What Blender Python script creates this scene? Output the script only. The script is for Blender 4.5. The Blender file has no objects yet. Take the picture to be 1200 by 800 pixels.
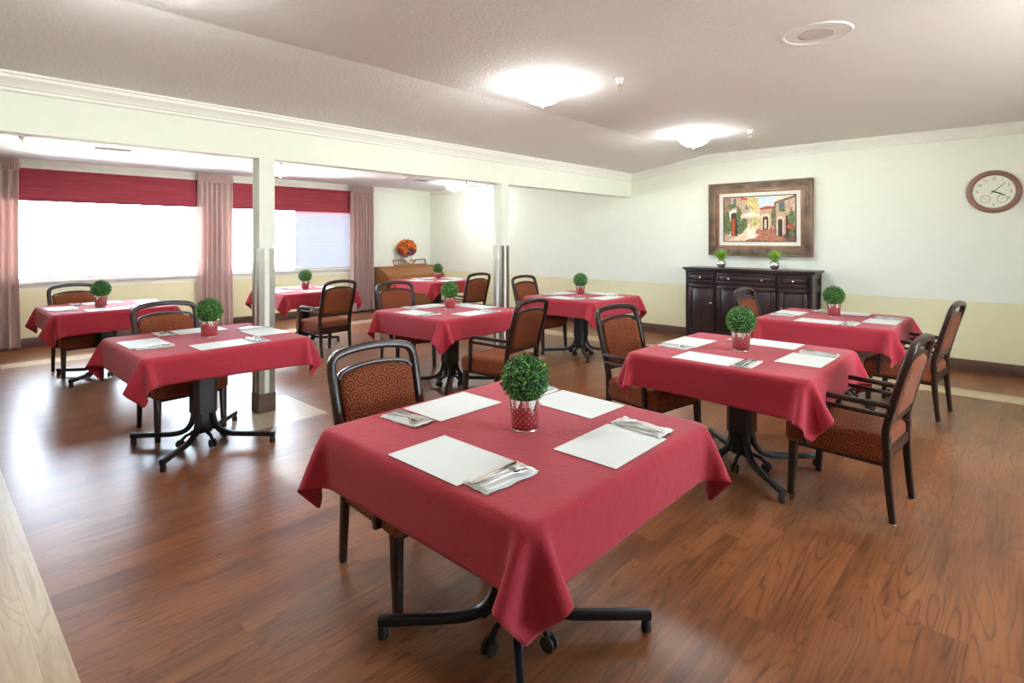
import bpy, bmesh, math, random
import numpy as np
from mathutils import Vector, Matrix, noise as mnoise

PI = math.pi
random.seed(7)
SC = bpy.context.scene
COL = SC.collection

# ------------------------------------------------------------------ materials
def new_mat(name):
    m = bpy.data.materials.new(name); m.use_nodes = True
    nt = m.node_tree
    b = nt.nodes['Principled BSDF']
    return m, nt, b
def setp(b, **k):
    names = {'col': 'Base Color', 'rough': 'Roughness', 'metal': 'Metallic', 'spec': 'Specular IOR Level',
             'sheen': 'Sheen Weight', 'coat': 'Coat Weight', 'coatr': 'Coat Roughness'}
    for a, v in k.items():
        if a == 'col': v = (v[0], v[1], v[2], 1)
        b.inputs[names[a]].default_value = v
def N(nt, t, **props):
    n = nt.nodes.new(t)
    for a, v in props.items(): setattr(n, a, v)
    return n
def L(nt, a, b): nt.links.new(a, b)
def math_n(nt, op, a, b=None, c=None):
    n = N(nt, 'ShaderNodeMath', operation=op)
    for i, v in enumerate((a, b, c)):
        if v is None: continue
        if isinstance(v, (int, float)): n.inputs[i].default_value = v
        else: L(nt, v, n.inputs[i])
    return n.outputs[0]
def ramp(nt, fac, stops, interp='LINEAR'):
    r = N(nt, 'ShaderNodeValToRGB'); r.color_ramp.interpolation = interp
    el = r.color_ramp.elements
    while len(el) < len(stops): el.new(0.5)
    for e, (p, c) in zip(el, stops):
        e.position = p; e.color = (c[0], c[1], c[2], 1)
    if fac is not None: L(nt, fac, r.inputs[0])
    return r.outputs[0]
def mixc(nt, fac, a, b, mode='MIX'):
    n = N(nt, 'ShaderNodeMix', data_type='RGBA', blend_type=mode)
    for i, v in ((0, fac), (6, a), (7, b)):
        if isinstance(v, (int, float)): n.inputs[i].default_value = v
        elif isinstance(v, tuple): n.inputs[i].default_value = (v[0], v[1], v[2], 1)
        else: L(nt, v, n.inputs[i])
    return n.outputs[2]
def bump(nt, b, h, strength=0.3, dist=0.01):
    n = N(nt, 'ShaderNodeBump'); n.inputs['Strength'].default_value = strength
    n.inputs['Distance'].default_value = dist
    L(nt, h, n.inputs['Height']); L(nt, n.outputs[0], b.inputs['Normal'])
def noise_n(nt, vec, scale, detail=2, rough=0.5, dist=0.0):
    n = N(nt, 'ShaderNodeTexNoise'); n.inputs['Scale'].default_value = scale
    n.inputs['Detail'].default_value = detail; n.inputs['Roughness'].default_value = rough
    n.inputs['Distortion'].default_value = dist
    if vec is not None: L(nt, vec, n.inputs['Vector'])
    return n.outputs[0]
def plain(name, col, rough=0.5, metal=0.0, spec=0.5, bumps=None, var=0.06, coat=0.0):
    """simple procedural material: slight tone variation + optional bump"""
    m, nt, b = new_mat(name)
    setp(b, col=col, rough=rough, metal=metal, spec=spec, coat=coat)
    tc = N(nt, 'ShaderNodeTexCoord')
    nz = noise_n(nt, tc.outputs['Object'], 9, 3)
    lo = tuple(c * (1 - var) for c in col); hi = tuple(min(1, c * (1 + var)) for c in col)
    L(nt, ramp(nt, nz, [(0.3, lo), (0.7, hi)]), b.inputs['Base Color'])
    if bumps:
        h = noise_n(nt, tc.outputs['Object'], bumps[0], 3)
        bump(nt, b, h, bumps[1], bumps[2])
    return m
def emit(name, col, s):
    m, nt, b = new_mat(name)
    setp(b, col=(.9, .9, .88))
    b.inputs['Emission Color'].default_value = (*col, 1)
    b.inputs['Emission Strength'].default_value = s
    return m

M = {}
WALL_UP = (.815, .855, .745); WALL_LO = (.775, .750, .49)
M['wall_up'] = plain('wall_paint_cream', WALL_UP, .7, spec=.25, bumps=(140, .12, .003), var=.012)
M['wall_lo'] = plain('wall_paint_khaki', WALL_LO, .6, spec=.3, bumps=(140, .12, .003), var=.012)
M['ceiling'] = None
def ceiling_mat():
    m, nt, b = new_mat('knockdown_ceiling'); setp(b, col=(.86, .86, .82), rough=.85, spec=.2)
    tc = N(nt, 'ShaderNodeTexCoord')
    n1 = noise_n(nt, tc.outputs['Object'], 38, 4, .6, .3)
    r = ramp(nt, n1, [(.46, (0, 0, 0)), (.56, (1, 1, 1))])
    bump(nt, b, r, .4, .004)
    return m
M['ceiling'] = ceiling_mat()
M['ceiling_white'] = plain('alcove_ceiling_paint', (.82, .84, .90), .85, spec=.2, bumps=(40, .3, .004), var=.01)
M['trim'] = plain('trim_cream_paint', (.84, .86, .78), .4, bumps=(60, .05, .002), var=.01)
M['white_trim'] = plain('white_trim_paint', (.85, .85, .83), .35, var=.01)
M['base'] = plain('baseboard_brown_vinyl', (.105, .055, .038), .4, bumps=(30, .1, .002), var=.15)
M['pillar_base'] = plain('pillar_base_brown', (.115, .065, .042), .5, bumps=(50, .2, .003), var=.2)
M['steel'] = plain('corner_guard_steel', (.27, .235, .19), .33, metal=.8, bumps=(12, .04, .002), var=.05)
M['chrome'] = plain('polished_steel', (.75, .74, .72), .18, metal=1, var=.04)
M['brass'] = plain('pale_brass', (.80, .68, .42), .25, metal=1, var=.05)
M['nickel'] = plain('glide_nickel', (.6, .6, .6), .3, metal=1)

def wood_floor(name, cols, rough):
    m, nt, b = new_mat(name)
    setp(b, rough=rough, spec=.5)
    g = N(nt, 'ShaderNodeNewGeometry'); sep = N(nt, 'ShaderNodeSeparateXYZ'); L(nt, g.outputs['Position'], sep.inputs[0])
    X, Y = sep.outputs[0], sep.outputs[1]
    if name.startswith('light'): X, Y = Y, X
    W, LEN = .152, .92
    row = math_n(nt, 'FLOOR', math_n(nt, 'DIVIDE', X, W))
    wn = N(nt, 'ShaderNodeTexWhiteNoise', noise_dimensions='1D'); L(nt, row, wn.inputs['W'])
    yo = math_n(nt, 'ADD', math_n(nt, 'DIVIDE', Y, LEN), wn.outputs[0])
    colid = math_n(nt, 'FLOOR', yo)
    cv = N(nt, 'ShaderNodeCombineXYZ'); L(nt, row, cv.inputs[0]); L(nt, colid, cv.inputs[1])
    wn2 = N(nt, 'ShaderNodeTexWhiteNoise', noise_dimensions='2D'); L(nt, cv.outputs[0], wn2.inputs['Vector'])
    rnd = wn2.outputs[0]
    # grain coordinates: stretched along the plank, shifted per plank
    gx = math_n(nt, 'ADD', math_n(nt, 'MULTIPLY', X, 1.0), math_n(nt, 'MULTIPLY', rnd, 37.0))
    gv = N(nt, 'ShaderNodeCombineXYZ')
    L(nt, math_n(nt, 'MULTIPLY', gx, 7.0), gv.inputs[0]); L(nt, math_n(nt, 'MULTIPLY', Y, .75), gv.inputs[1]); L(nt, math_n(nt, 'MULTIPLY', rnd, 11.0), gv.inputs[2])
    n1 = noise_n(nt, gv.outputs[0], 1.0, 1.0, .4, .12)
    rings = math_n(nt, 'FRACT', math_n(nt, 'MULTIPLY', n1, 17.0))
    tri = math_n(nt, 'ABSOLUTE', math_n(nt, 'SUBTRACT', math_n(nt, 'MULTIPLY', rings, 2.0), 1.0))
    cp = N(nt, 'ShaderNodeCombineXYZ'); L(nt, math_n(nt, 'MULTIPLY', gx, 3.0), cp.inputs[0]); L(nt, math_n(nt, 'MULTIPLY', Y, .9), cp.inputs[1]); cvp = cp.outputs[0]
    lines = ramp(nt, tri, [(0.0, (0, 0, 0)), (.28, (.75, .75, .75)), (1, (1, 1, 1))])
    fv = N(nt, 'ShaderNodeCombineXYZ')
    L(nt, math_n(nt, 'MULTIPLY', gx, 62.0), fv.inputs[0]); L(nt, math_n(nt, 'MULTIPLY', Y, 2.6), fv.inputs[1])
    fine = noise_n(nt, fv.outputs[0], 1.0, 3, .6)
    bv = N(nt, 'ShaderNodeCombineXYZ')
    L(nt, math_n(nt, 'MULTIPLY', gx, 9.0), bv.inputs[0]); L(nt, math_n(nt, 'MULTIPLY', Y, 1.1), bv.inputs[1])
    blotch = noise_n(nt, bv.outputs[0], 1.0, 3, .55)
    f = math_n(nt, 'ADD', math_n(nt, 'MULTIPLY', lines, math_n(nt, 'MULTIPLY', ramp(nt, noise_n(nt, cvp, 1.0, 1), [(.42, (.2, .2, .2)), (.66, (1, 1, 1))]), .24)), math_n(nt, 'ADD', math_n(nt, 'MULTIPLY', fine, .40), math_n(nt, 'MULTIPLY', blotch, .34)))
    f = math_n(nt, 'ADD', f, math_n(nt, 'MULTIPLY', math_n(nt, 'SUBTRACT', rnd, .5), .07))
    c = ramp(nt, f, [(.26, cols[0]), (.52, cols[1]), (.84, cols[2])])
    # seams
    fx = math_n(nt, 'FRACT', math_n(nt, 'DIVIDE', X, W)); fy = math_n(nt, 'FRACT', yo)
    sx = math_n(nt, 'LESS_THAN', fx, .012); sy = math_n(nt, 'LESS_THAN', fy, .0025)
    s = math_n(nt, 'MULTIPLY', math_n(nt, 'MAXIMUM', sx, sy), .28)
    c2 = mixc(nt, s, c, tuple(v * .45 for v in cols[0]))
    L(nt, c2, b.inputs['Base Color'])
    rr = N(nt, 'ShaderNodeMapRange'); L(nt, blotch, rr.inputs[0]); rr.inputs[3].default_value = rough; rr.inputs[4].default_value = rough + .04
    L(nt, rr.outputs[0], b.inputs['Roughness'])
    hb = noise_n(nt, g.outputs['Position'], 2.5, 1)
    bump(nt, b, hb, .05, .002)
    return m
M['floor'] = wood_floor('oak_plank_floor', [(.080, .025, .010), (.235, .085, .032), (.35, .142, .056)], .285)
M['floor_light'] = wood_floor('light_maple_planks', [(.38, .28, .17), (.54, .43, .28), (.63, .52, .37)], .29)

def fabric_mat(name, col, translucent=0.0, weave=900, crease=0.0, sheen=.25, rough=.85, creasescale=7, facing=True):
    m, nt, b = new_mat(name)
    setp(b, rough=rough, spec=.25, sheen=sheen)
    b.inputs['Sheen Roughness'].default_value = .5
    tc = N(nt, 'ShaderNodeTexCoord')
    n = noise_n(nt, tc.outputs['UV'], weave * .35, 2)
    n2 = noise_n(nt, tc.outputs['Object'], 3, 3)
    c = ramp(nt, n, [(.3, tuple(v * .90 for v in col)), (.7, tuple(min(1, v * 1.08) for v in col))])
    L(nt, c, b.inputs['Base Color'])
    h = math_n(nt, 'MULTIPLY', n, .05)
    if crease:
        oi = N(nt, 'ShaderNodeObjectInfo')
        ad = N(nt, 'ShaderNodeVectorMath', operation='ADD'); L(nt, tc.outputs['UV'], ad.inputs[0])
        ml = N(nt, 'ShaderNodeVectorMath', operation='SCALE'); L(nt, oi.outputs['Location'], ml.inputs[0]); ml.inputs['Scale'].default_value = 3.3
        L(nt, ml.outputs[0], ad.inputs[1])
        v = noise_n(nt, ad.outputs[0], creasescale, 4, .6, 1.3)
        rid = math_n(nt, 'ABSOLUTE', math_n(nt, 'SUBTRACT', v, .5))
        h = math_n(nt, 'ADD', h, math_n(nt, 'MULTIPLY', rid, crease))
    bump(nt, b, h, .5, .02)
    if translucent:
        out = nt.nodes['Material Output']
        tr = N(nt, 'ShaderNodeBsdfTranslucent'); tr.inputs[0].default_value = (*col, 1)
        mx = N(nt, 'ShaderNodeMixShader'); mx.inputs[0].default_value = translucent
        L(nt, b.outputs[0], mx.inputs[1]); L(nt, tr.outputs[0], mx.inputs[2]); L(nt, mx.outputs[0], out.inputs[0])
    return m
M['cloth'] = fabric_mat('tablecloth_red', (.41, .030, .050), crease=.6, sheen=.15)
M['curtain'] = fabric_mat('curtain_mauve', (.68, .52, .485), translucent=.25, weave=500)
M['paper'] = plain('placemat_paper', (.76, .81, .80), .6, spec=.3, bumps=(300, .06, .001), var=.012)
M['napkin'] = plain('napkin_paper', (.78, .81, .79), .8, spec=.2, bumps=(55, .5, .003), var=.02)

def pleat_mat():
    m, nt, b = new_mat('pleated_shade_red'); setp(b, rough=.75, spec=.25)
    tc = N(nt, 'ShaderNodeTexCoord')
    mp = N(nt, 'ShaderNodeMapping'); mp.inputs['Scale'].default_value = (1, 1.3, 34); L(nt, tc.outputs['Object'], mp.inputs[0])
    n = noise_n(nt, mp.outputs[0], 1.0, 3, .5, .6)
    L(nt, ramp(nt, n, [(.3, (.30, .040, .058)), (.7, (.36, .055, .078))]), b.inputs['Base Color'])
    bump(nt, b, n, .4, .01)
    return m
M['shade'] = pleat_mat()

def scroll_mat():
    """rust upholstery with golden scrolls: a spiral in every Voronoi cell"""
    m, nt, b = new_mat('scroll_upholstery'); setp(b, rough=.85, spec=.2, sheen=.06)
    tc = N(nt, 'ShaderNodeTexCoord')
    vo = N(nt, 'ShaderNodeTexVoronoi', voronoi_dimensions='2D', feature='F1'); vo.inputs['Scale'].default_value = 17.5
    vo.inputs['Randomness'].default_value = .65
    L(nt, tc.outputs['UV'], vo.inputs['Vector'])
    df = N(nt, 'ShaderNodeVectorMath', operation='SUBTRACT'); L(nt, tc.outputs['UV'], df.inputs[0]); L(nt, vo.outputs['Position'], df.inputs[1])
    sp = N(nt, 'ShaderNodeSeparateXYZ'); L(nt, df.outputs[0], sp.inputs[0])
    sc = N(nt, 'ShaderNodeSeparateColor'); L(nt, vo.outputs['Color'], sc.inputs[0])
    flip = math_n(nt, 'SUBTRACT', math_n(nt, 'MULTIPLY', math_n(nt, 'GREATER_THAN', sc.outputs[0], .5), 2.0), 1.0)
    ang = math_n(nt, 'MULTIPLY', math_n(nt, 'ARCTAN2', sp.outputs[1], sp.outputs[0]), flip)
    ln = N(nt, 'ShaderNodeVectorMath', operation='LENGTH'); L(nt, df.outputs[0], ln.inputs[0])
    ph = math_n(nt, 'ADD', math_n(nt, 'MULTIPLY', ang, 1 / (2 * PI)), math_n(nt, 'ADD', math_n(nt, 'MULTIPLY', ln.outputs['Value'], -68.0), sc.outputs[1]))
    fr = math_n(nt, 'FRACT', ph)
    tri = math_n(nt, 'ABSOLUTE', math_n(nt, 'SUBTRACT', fr, .5))
    line = math_n(nt, 'LESS_THAN', tri, .075)
    n = noise_n(nt, tc.outputs['UV'], 420, 2)
    basec = ramp(nt, n, [(.3, (.14, .024, .014)), (.7, (.225, .046, .022))])
    gold = ramp(nt, n, [(.3, (.32, .16, .045)), (.7, (.48, .27, .08))])
    L(nt, mixc(nt, line, basec, gold), b.inputs['Base Color'])
    bump(nt, b, n, .25, .002)
    return m
M['scroll'] = scroll_mat()
def dwood(name, c1, c2, rough, coat=.3):
    m, nt, b = new_mat(name); setp(b, rough=rough, coat=coat, spec=.5); b.inputs['Coat Roughness'].default_value = .15
    tc = N(nt, 'ShaderNodeTexCoord')
    mp = N(nt, 'ShaderNodeMapping'); mp.inputs['Scale'].default_value = (14, 14, 1.6); L(nt, tc.outputs['Object'], mp.inputs[0])
    n = noise_n(nt, mp.outputs[0], 2.5, 4, .6, .6)
    L(nt, ramp(nt, n, [(.3, c1), (.7, c2)]), b.inputs['Base Color'])
    bump(nt, b, n, .08, .002)
    return m
M['chair_wood'] = dwood('chair_mahogany', (.018, .007, .005), (.036, .015, .010), .32, .12)
M['sideboard'] = dwood('espresso_wood', (.012, .006, .007), (.030, .014, .014), .33, .2)
M['piano'] = dwood('honey_walnut', (.22, .085, .028), (.36, .155, .055), .35, .2)
M['black'] = plain('black_powder_coat', (.010, .010, .012), .35, bumps=(90, .1, .001), var=.1)
M['rubber'] = plain('black_rubber', (.012, .012, .012), .6)
M['blind'] = None
def blind_mat():
    m, nt, b = new_mat('blind_slat_white'); setp(b, col=(.46, .48, .52), rough=.5)
    out = nt.nodes['Material Output']
    tr = N(nt, 'ShaderNodeBsdfTranslucent'); tr.inputs[0].default_value = (.48, .51, .57, 1)
    mx = N(nt, 'ShaderNodeMixShader'); mx.inputs[0].default_value = .015
    L(nt, b.outputs[0], mx.inputs[1]); L(nt, tr.outputs[0], mx.inputs[2]); L(nt, mx.outputs[0], out.inputs[0])
    return m
M['blind'] = blind_mat()
def glass_mat():
    m = bpy.data.materials.new('window_glass'); m.use_nodes = True; nt = m.node_tree; nt.nodes.clear()
    o = N(nt, 'ShaderNodeOutputMaterial'); t = N(nt, 'ShaderNodeBsdfTransparent'); g = N(nt, 'ShaderNodeBsdfGlossy')
    t.inputs[0].default_value = (.96, .98, .97, 1); g.inputs['Roughness'].default_value = .02
    f = N(nt, 'ShaderNodeFresnel'); f.inputs[0].default_value = 1.3
    mx = N(nt, 'ShaderNodeMixShader'); L(nt, f.outputs[0], mx.inputs[0]); L(nt, t.outputs[0], mx.inputs[1]); L(nt, g.outputs[0], mx.inputs[2]); L(nt, mx.outputs[0], o.inputs[0])
    return m
M['glass'] = glass_mat()
def leaf_mat(name, stops, rough=.35):
    m, nt, b = new_mat(name); setp(b, rough=rough, spec=.5)
    g = N(nt, 'ShaderNodeNewGeometry')
    L(nt, ramp(nt, g.outputs['Random Per Island'], stops), b.inputs['Base Color'])
    return m
M['leaf'] = leaf_mat('boxwood_leaf', [(0, (.02, .085, .018)), (.4, (.045, .19, .028)), (.75, (.10, .33, .04)), (1, (.25, .52, .10))])
M['moss'] = plain('dark_green_core', (.012, .05, .012), .9)
M['grass'] = leaf_mat('grass_blade', [(0, (.14, .36, .03)), (.5, (.28, .58, .05)), (1, (.48, .75, .14))], .5)
M['petal_orange'] = leaf_mat('petal_orange', [(0, (.55, .08, .01)), (.5, (.80, .20, .02)), (1, (.90, .34, .06))], .6)
M['petal_purple'] = leaf_mat('petal_purple', [(0, (.16, .02, .06)), (1, (.42, .12, .22))], .6)
M['dark_leaf'] = leaf_mat('dark_leaf', [(0, (.03, .05, .015)), (1, (.12, .16, .04))], .6)
M['porcelain'] = plain('white_porcelain', (.85, .85, .83), .2, var=.01)
def dots_mat():
    m, nt, b = new_mat('polka_dot_red'); setp(b, rough=.35, coat=.5)
    tc = N(nt, 'ShaderNodeTexCoord')
    mp = N(nt, 'ShaderNodeMapping'); mp.inputs['Rotation'].default_value = (0, 0, PI / 4); L(nt, tc.outputs['UV'], mp.inputs[0])
    sc = N(nt, 'ShaderNodeVectorMath', operation='SCALE'); L(nt, mp.outputs[0], sc.inputs[0]); sc.inputs['Scale'].default_value = 62
    fr = N(nt, 'ShaderNodeVectorMath', operation='FRACTION'); L(nt, sc.outputs[0], fr.inputs[0])
    sb = N(nt, 'ShaderNodeVectorMath', operation='SUBTRACT'); L(nt, fr.outputs[0], sb.inputs[0]); sb.inputs[1].default_value = (.5, .5, 0)
    sp = N(nt, 'ShaderNodeSeparateXYZ'); L(nt, sb.outputs[0], sp.inputs[0])
    r = math_n(nt, 'SQRT', math_n(nt, 'ADD', math_n(nt, 'POWER', sp.outputs[0], 2.0), math_n(nt, 'POWER', sp.outputs[1], 2.0)))
    dot = math_n(nt, 'LESS_THAN', r, .13)
    L(nt, mixc(nt, dot, (.33, .025, .032), (.85, .72, .66)), b.inputs['Base Color'])
    return m
M['dots'] = dots_mat()
M['tin'] = plain('shiny_tin', (.82, .80, .76), .22, metal=1, bumps=(60, .3, .003), var=.05)
M['dome'] = emit('dome_glass_lit', (.98, .99, 1.0), 38.0)
M['frame_gold'] = plain('antique_gilt', (.20, .15, .11), .40, metal=.35, bumps=(75, .9, .01), var=.5)
M['frame_bronze'] = plain('bronze_moulding', (.25, .15, .09), .4, metal=.3, var=.2)
M['mat_board'] = plain('mat_board_cream', (.80, .77, .68), .8, var=.02)
M['clock_wood'] = plain('clock_case_brown', (.28, .145, .11), .4, bumps=(40, .1, .001), var=.1)
M['clock_face'] = plain('clock_face_cream', (.80, .84, .70), .45, var=.03)
M['ink'] = plain('dark_ink', (.03, .02, .02), .5)
M['ink_soft'] = plain('faded_ink', (.20, .17, .13), .5)
M['vent'] = plain('vent_metal_cream', (.40, .35, .32), .5)
M['grille'] = plain('speaker_grille_cream', (.64, .61, .57), .6)
M['vent_dark'] = plain('vent_dark_gap', (.16, .12, .11), .7)
def paintmat(name, c, var=.35, sc=30):
    m, nt, b = new_mat(name); setp(b, rough=.35)
    tc = N(nt, 'ShaderNodeTexCoord'); n = noise_n(nt, tc.outputs['Object'], sc, 4, .7, .5)
    lo = tuple(v * (1 - var) for v in c); hi = tuple(min(1, v * (1 + var)) for v in c)
    L(nt, ramp(nt, n, [(.32, lo), (.68, hi)]), b.inputs['Base Color']); return m
for k, c, v in [('p_sky', (.62, .72, .78), .08), ('p_stone', (.55, .38, .26), .35), ('p_stone2', (.36, .22, .15), .4), ('p_cream', (.80, .66, .45), .25), ('p_red', (.48, .09, .03), .4),
             ('p_green', (.12, .17, .06), .7), ('p_yel', (.62, .55, .22), .45), ('p_dark', (.06, .04, .035), .5), ('p_path', (.42, .17, .10), .45), ('p_white', (.85, .80, .70), .1), ('p_blue', (.10, .13, .17), .4), ('p_brown', (.18, .10, .07), .4)]:
    M[k] = paintmat(k, c, v)

# ------------------------------------------------------------------ mesh helpers
def new_bm(): return bmesh.new()
def box(bm, c, s, mi=0):
    r = bmesh.ops.create_cube(bm, size=1.0)
    for v in r['verts']: v.co = Vector((c[0] + v.co.x * s[0], c[1] + v.co.y * s[1], c[2] + v.co.z * s[2]))
    fs = set(f for v in r['verts'] for f in v.link_faces)
    for f in fs: f.material_index = mi
    return r['verts']
def bx(bm, x0, x1, y0, y1, z0, z1, mi=0):
    return box(bm, ((x0 + x1) / 2, (y0 + y1) / 2, (z0 + z1) / 2), (x1 - x0, y1 - y0, z1 - z0), mi)
def bevelled_box(bm, x0, x1, y0, y1, z0, z1, r=.004, seg=2):
    vs = bx(bm, x0, x1, y0, y1, z0, z1)
    es = list(set(e for v in vs for e in v.link_edges))
    bmesh.ops.bevel(bm, geom=es, offset=r, segments=seg, affect='EDGES', profile=.5)
def lathe(bm, prof, c=(0, 0, 0), n=32, mi=0):
    rings = []
    for r, z in prof:
        if r < 1e-5: rings.append([bm.verts.new((c[0], c[1], c[2] + z))])
        else: rings.append([bm.verts.new((c[0] + r * math.cos(2 * PI * i / n), c[1] + r * math.sin(2 * PI * i / n), c[2] + z)) for i in range(n)])
    for a, b in zip(rings, rings[1:]):
        for i in range(n):
            j = (i + 1) % n
            if len(a) == 1 and len(b) == 1: continue
            if len(a) == 1: f = (a[0], b[j], b[i])
            elif len(b) == 1: f = (a[i], a[j], b[0])
            else: f = (a[i], a[j], b[j], b[i])
            fc = bm.faces.new(f); fc.material_index = mi
def crom(P, n=6):
    P = [Vector(p) for p in P]
    Q = [2 * P[0] - P[1]] + P + [2 * P[-1] - P[-2]]
    out = []
    for i in range(1, len(Q) - 2):
        p0, p1, p2, p3 = Q[i - 1:i + 3]
        for k in range(n):
            t = k / n
            out.append(.5 * ((2 * p1) + (-p0 + p2) * t + (2 * p0 - 5 * p1 + 4 * p2 - p3) * t * t + (-p0 + 3 * p1 - 3 * p2 + p3) * t ** 3))
    out.append(P[-1]); return out
def sweep(bm, path, w, h, up=(0, 0, 1), rnd=.45, seg=8, taper=None, mi=0, fixed=None):
    """rounded section w (side) x h (along up) swept along path; taper(t)->scale"""
    n = len(path); up = Vector(up); rings = []
    for i, p in enumerate(path):
        a = path[max(i - 1, 0)]; b = path[min(i + 1, n - 1)]
        t = (Vector(b) - Vector(a)).normalized()
        if fixed is not None:
            s = Vector(fixed); u = s.cross(t).normalized(); s = t.cross(u).normalized()
        else:
            s = t.cross(up)
            if s.length < 1e-3: s = t.cross(Vector((1, 0, 0)))
            s.normalize(); u = s.cross(t).normalized()
        sc = taper(i / (n - 1)) if taper else (1, 1)
        if not isinstance(sc, tuple): sc = (sc, sc)
        ring = []
        ns = seg * 2
        for k in range(ns):
            an = 2 * PI * (k + .5) / ns
            cx, cy = math.cos(an), math.sin(an)
            e = rnd
            qx = math.copysign(abs(cx) ** e, cx) * w / 2 * sc[0]; qy = math.copysign(abs(cy) ** e, cy) * h / 2 * sc[1]
            ring.append(bm.verts.new(Vector(p) + s * qx + u * qy))
        rings.append(ring)
    for a, b in zip(rings, rings[1:]):
        m = len(a)
        for k in range(m):
            f = bm.faces.new((a[k], a[(k + 1) % m], b[(k + 1) % m], b[k])); f.material_index = mi
    f = bm.faces.new(rings[0][::-1]); f.material_index = mi
    f = bm.faces.new(rings[-1]); f.material_index = mi
def prism(bm, poly, axis, a0, a1, mi=0):
    """poly of 2-D points extruded along axis ('x','y','z') between a0 and a1"""
    def mk(p, a):
        if axis == 'x': return (a, p[0], p[1])
        if axis == 'y': return (p[0], a, p[1])
        return (p[0], p[1], a)
    A = [bm.verts.new(mk(p, a0)) for p in poly]; B = [bm.verts.new(mk(p, a1)) for p in poly]
    fs = [bm.faces.new(A), bm.faces.new(B[::-1])]
    n = len(poly)
    for i in range(n): fs.append(bm.faces.new((A[i], B[i], B[(i + 1) % n], A[(i + 1) % n])))
    for f in fs: f.material_index = mi
def rounded_box(bm, c, half, r, nmid=8, crown=None):
    def lines(h):
        inn = [-(h - r) + 2 * (h - r) * i / nmid for i in range(nmid + 1)]
        e = [h - r * (1 - math.tan(a)) for a in (PI / 4 * .33, PI / 4 * .66, PI / 4)]
        return [-v for v in reversed(e)] + inn + e
    Ls = [lines(h) for h in half]; verts = {}
    def vert(p):
        k = tuple(round(v, 5) for v in p)
        if k not in verts:
            inner = [max(-(h - r), min(h - r, v)) for v, h in zip(p, half)]
            d = Vector([v - i for v, i in zip(p, inner)])
            if d.length > 1e-9: d = d.normalized() * r
            q = Vector(inner) + d
            if crown: q = crown(q, half)
            verts[k] = bm.verts.new(Vector(c) + q)
        return verts[k]
    for ax in range(3):
        o = [i for i in range(3) if i != ax]
        for sgn in (-1, 1):
            A, B = Ls[o[0]], Ls[o[1]]
            for i in range(len(A) - 1):
                for j in range(len(B) - 1):
                    q = []
                    for (u, v) in ((A[i], B[j]), (A[i + 1], B[j]), (A[i + 1], B[j + 1]), (A[i], B[j + 1])):
                        p = [0, 0, 0]; p[ax] = sgn * half[ax]; p[o[0]] = u; p[o[1]] = v; q.append(vert(p))
                    try: bm.faces.new(q)
                    except ValueError: pass
def box_uv(me):
    uv = me.uv_layers.new(name='UVMap') if not me.uv_layers else me.uv_layers[0]
    for p in me.polygons:
        n = p.normal; ax = max(range(3), key=lambda i: abs(n[i]))
        for li in p.loop_indices:
            co = me.vertices[me.loops[li].vertex_index].co
            uv.data[li].uv = (co.y, co.z) if ax == 0 else ((co.x, co.z) if ax == 1 else (co.x, co.y))
def obj(name, bm, mat, parent=None, smooth=True, uv=False, angle=40, kind=None, recalc=True):
    me = bpy.data.meshes.new(name)
    if recalc: bmesh.ops.recalc_face_normals(bm, faces=bm.faces[:])
    bm.to_mesh(me); bm.free()
    mats = mat if isinstance(mat, (list, tuple)) else [mat]
    for mm in mats: me.materials.append(M[mm])
    if smooth:
        me.polygons.foreach_set('use_smooth', [True] * len(me.polygons))
        me.set_sharp_from_angle(angle=math.radians(angle))
    if uv: box_uv(me)
    o = bpy.data.objects.new(name, me); COL.objects.link(o)
    if parent: o.parent = parent
    if kind: o['kind'] = kind
    return o
def tag(o, label, cat, group=None):
    o['label'] = label; o['category'] = cat
    if group: o['group'] = group
    return o
def thing(name, label, cat, loc=(0, 0, 0), rotz=0, group=None):
    o = bpy.data.objects.new(name, None); COL.objects.link(o)
    o.empty_display_size = .1
    o.location = loc; o.rotation_euler = (0, 0, rotz)
    return tag(o, label, cat, group)
def copy_tree(o, parent=None):
    c = o.copy(); COL.objects.link(c)
    if parent: c.parent = parent
    for ch in list(o.children): copy_tree(ch, c)
    return c
def dup(o, loc, rotz, label, group=None):
    c = copy_tree(o); c.location = loc; c.rotation_euler = (0, 0, rotz); c['label'] = label
    if group: c['group'] = group
    return c
def struct(name, bm, mat, parent=None, **k):
    return obj(name, bm, mat, parent, kind=None if parent else 'structure', **k)
def text_into(bm, s, size, M4, mi=0, ext=.0006):
    cu = bpy.data.curves.new('txt', 'FONT'); cu.body = s; cu.size = size; cu.align_x = 'CENTER'; cu.align_y = 'CENTER'; cu.extrude = ext
    o = bpy.data.objects.new('txt', cu); COL.objects.link(o)
    bpy.context.view_layer.update()
    me = bpy.data.meshes.new_from_object(o.evaluated_get(bpy.context.evaluated_depsgraph_get()))
    me.transform(M4)
    n0 = len(bm.faces); bm.from_mesh(me); bm.faces.ensure_lookup_table()
    for f in bm.faces[n0:]: f.material_index = mi
    bpy.data.objects.remove(o); bpy.data.curves.remove(cu); bpy.data.meshes.remove(me)

# ------------------------------------------------------------------ room constants
XW = -10.25; YB = 8.25; XR = 3.3; YF = -3.0
XP = -4.89; XP2 = -5.03          # beam / pillar faces
ZC = 2.80; ZS = 2.60; XS = -3.55  # flat ceiling, low end of the slope, crease
ZA = 2.64; ZBM = 2.225; ZST = .805

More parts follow.
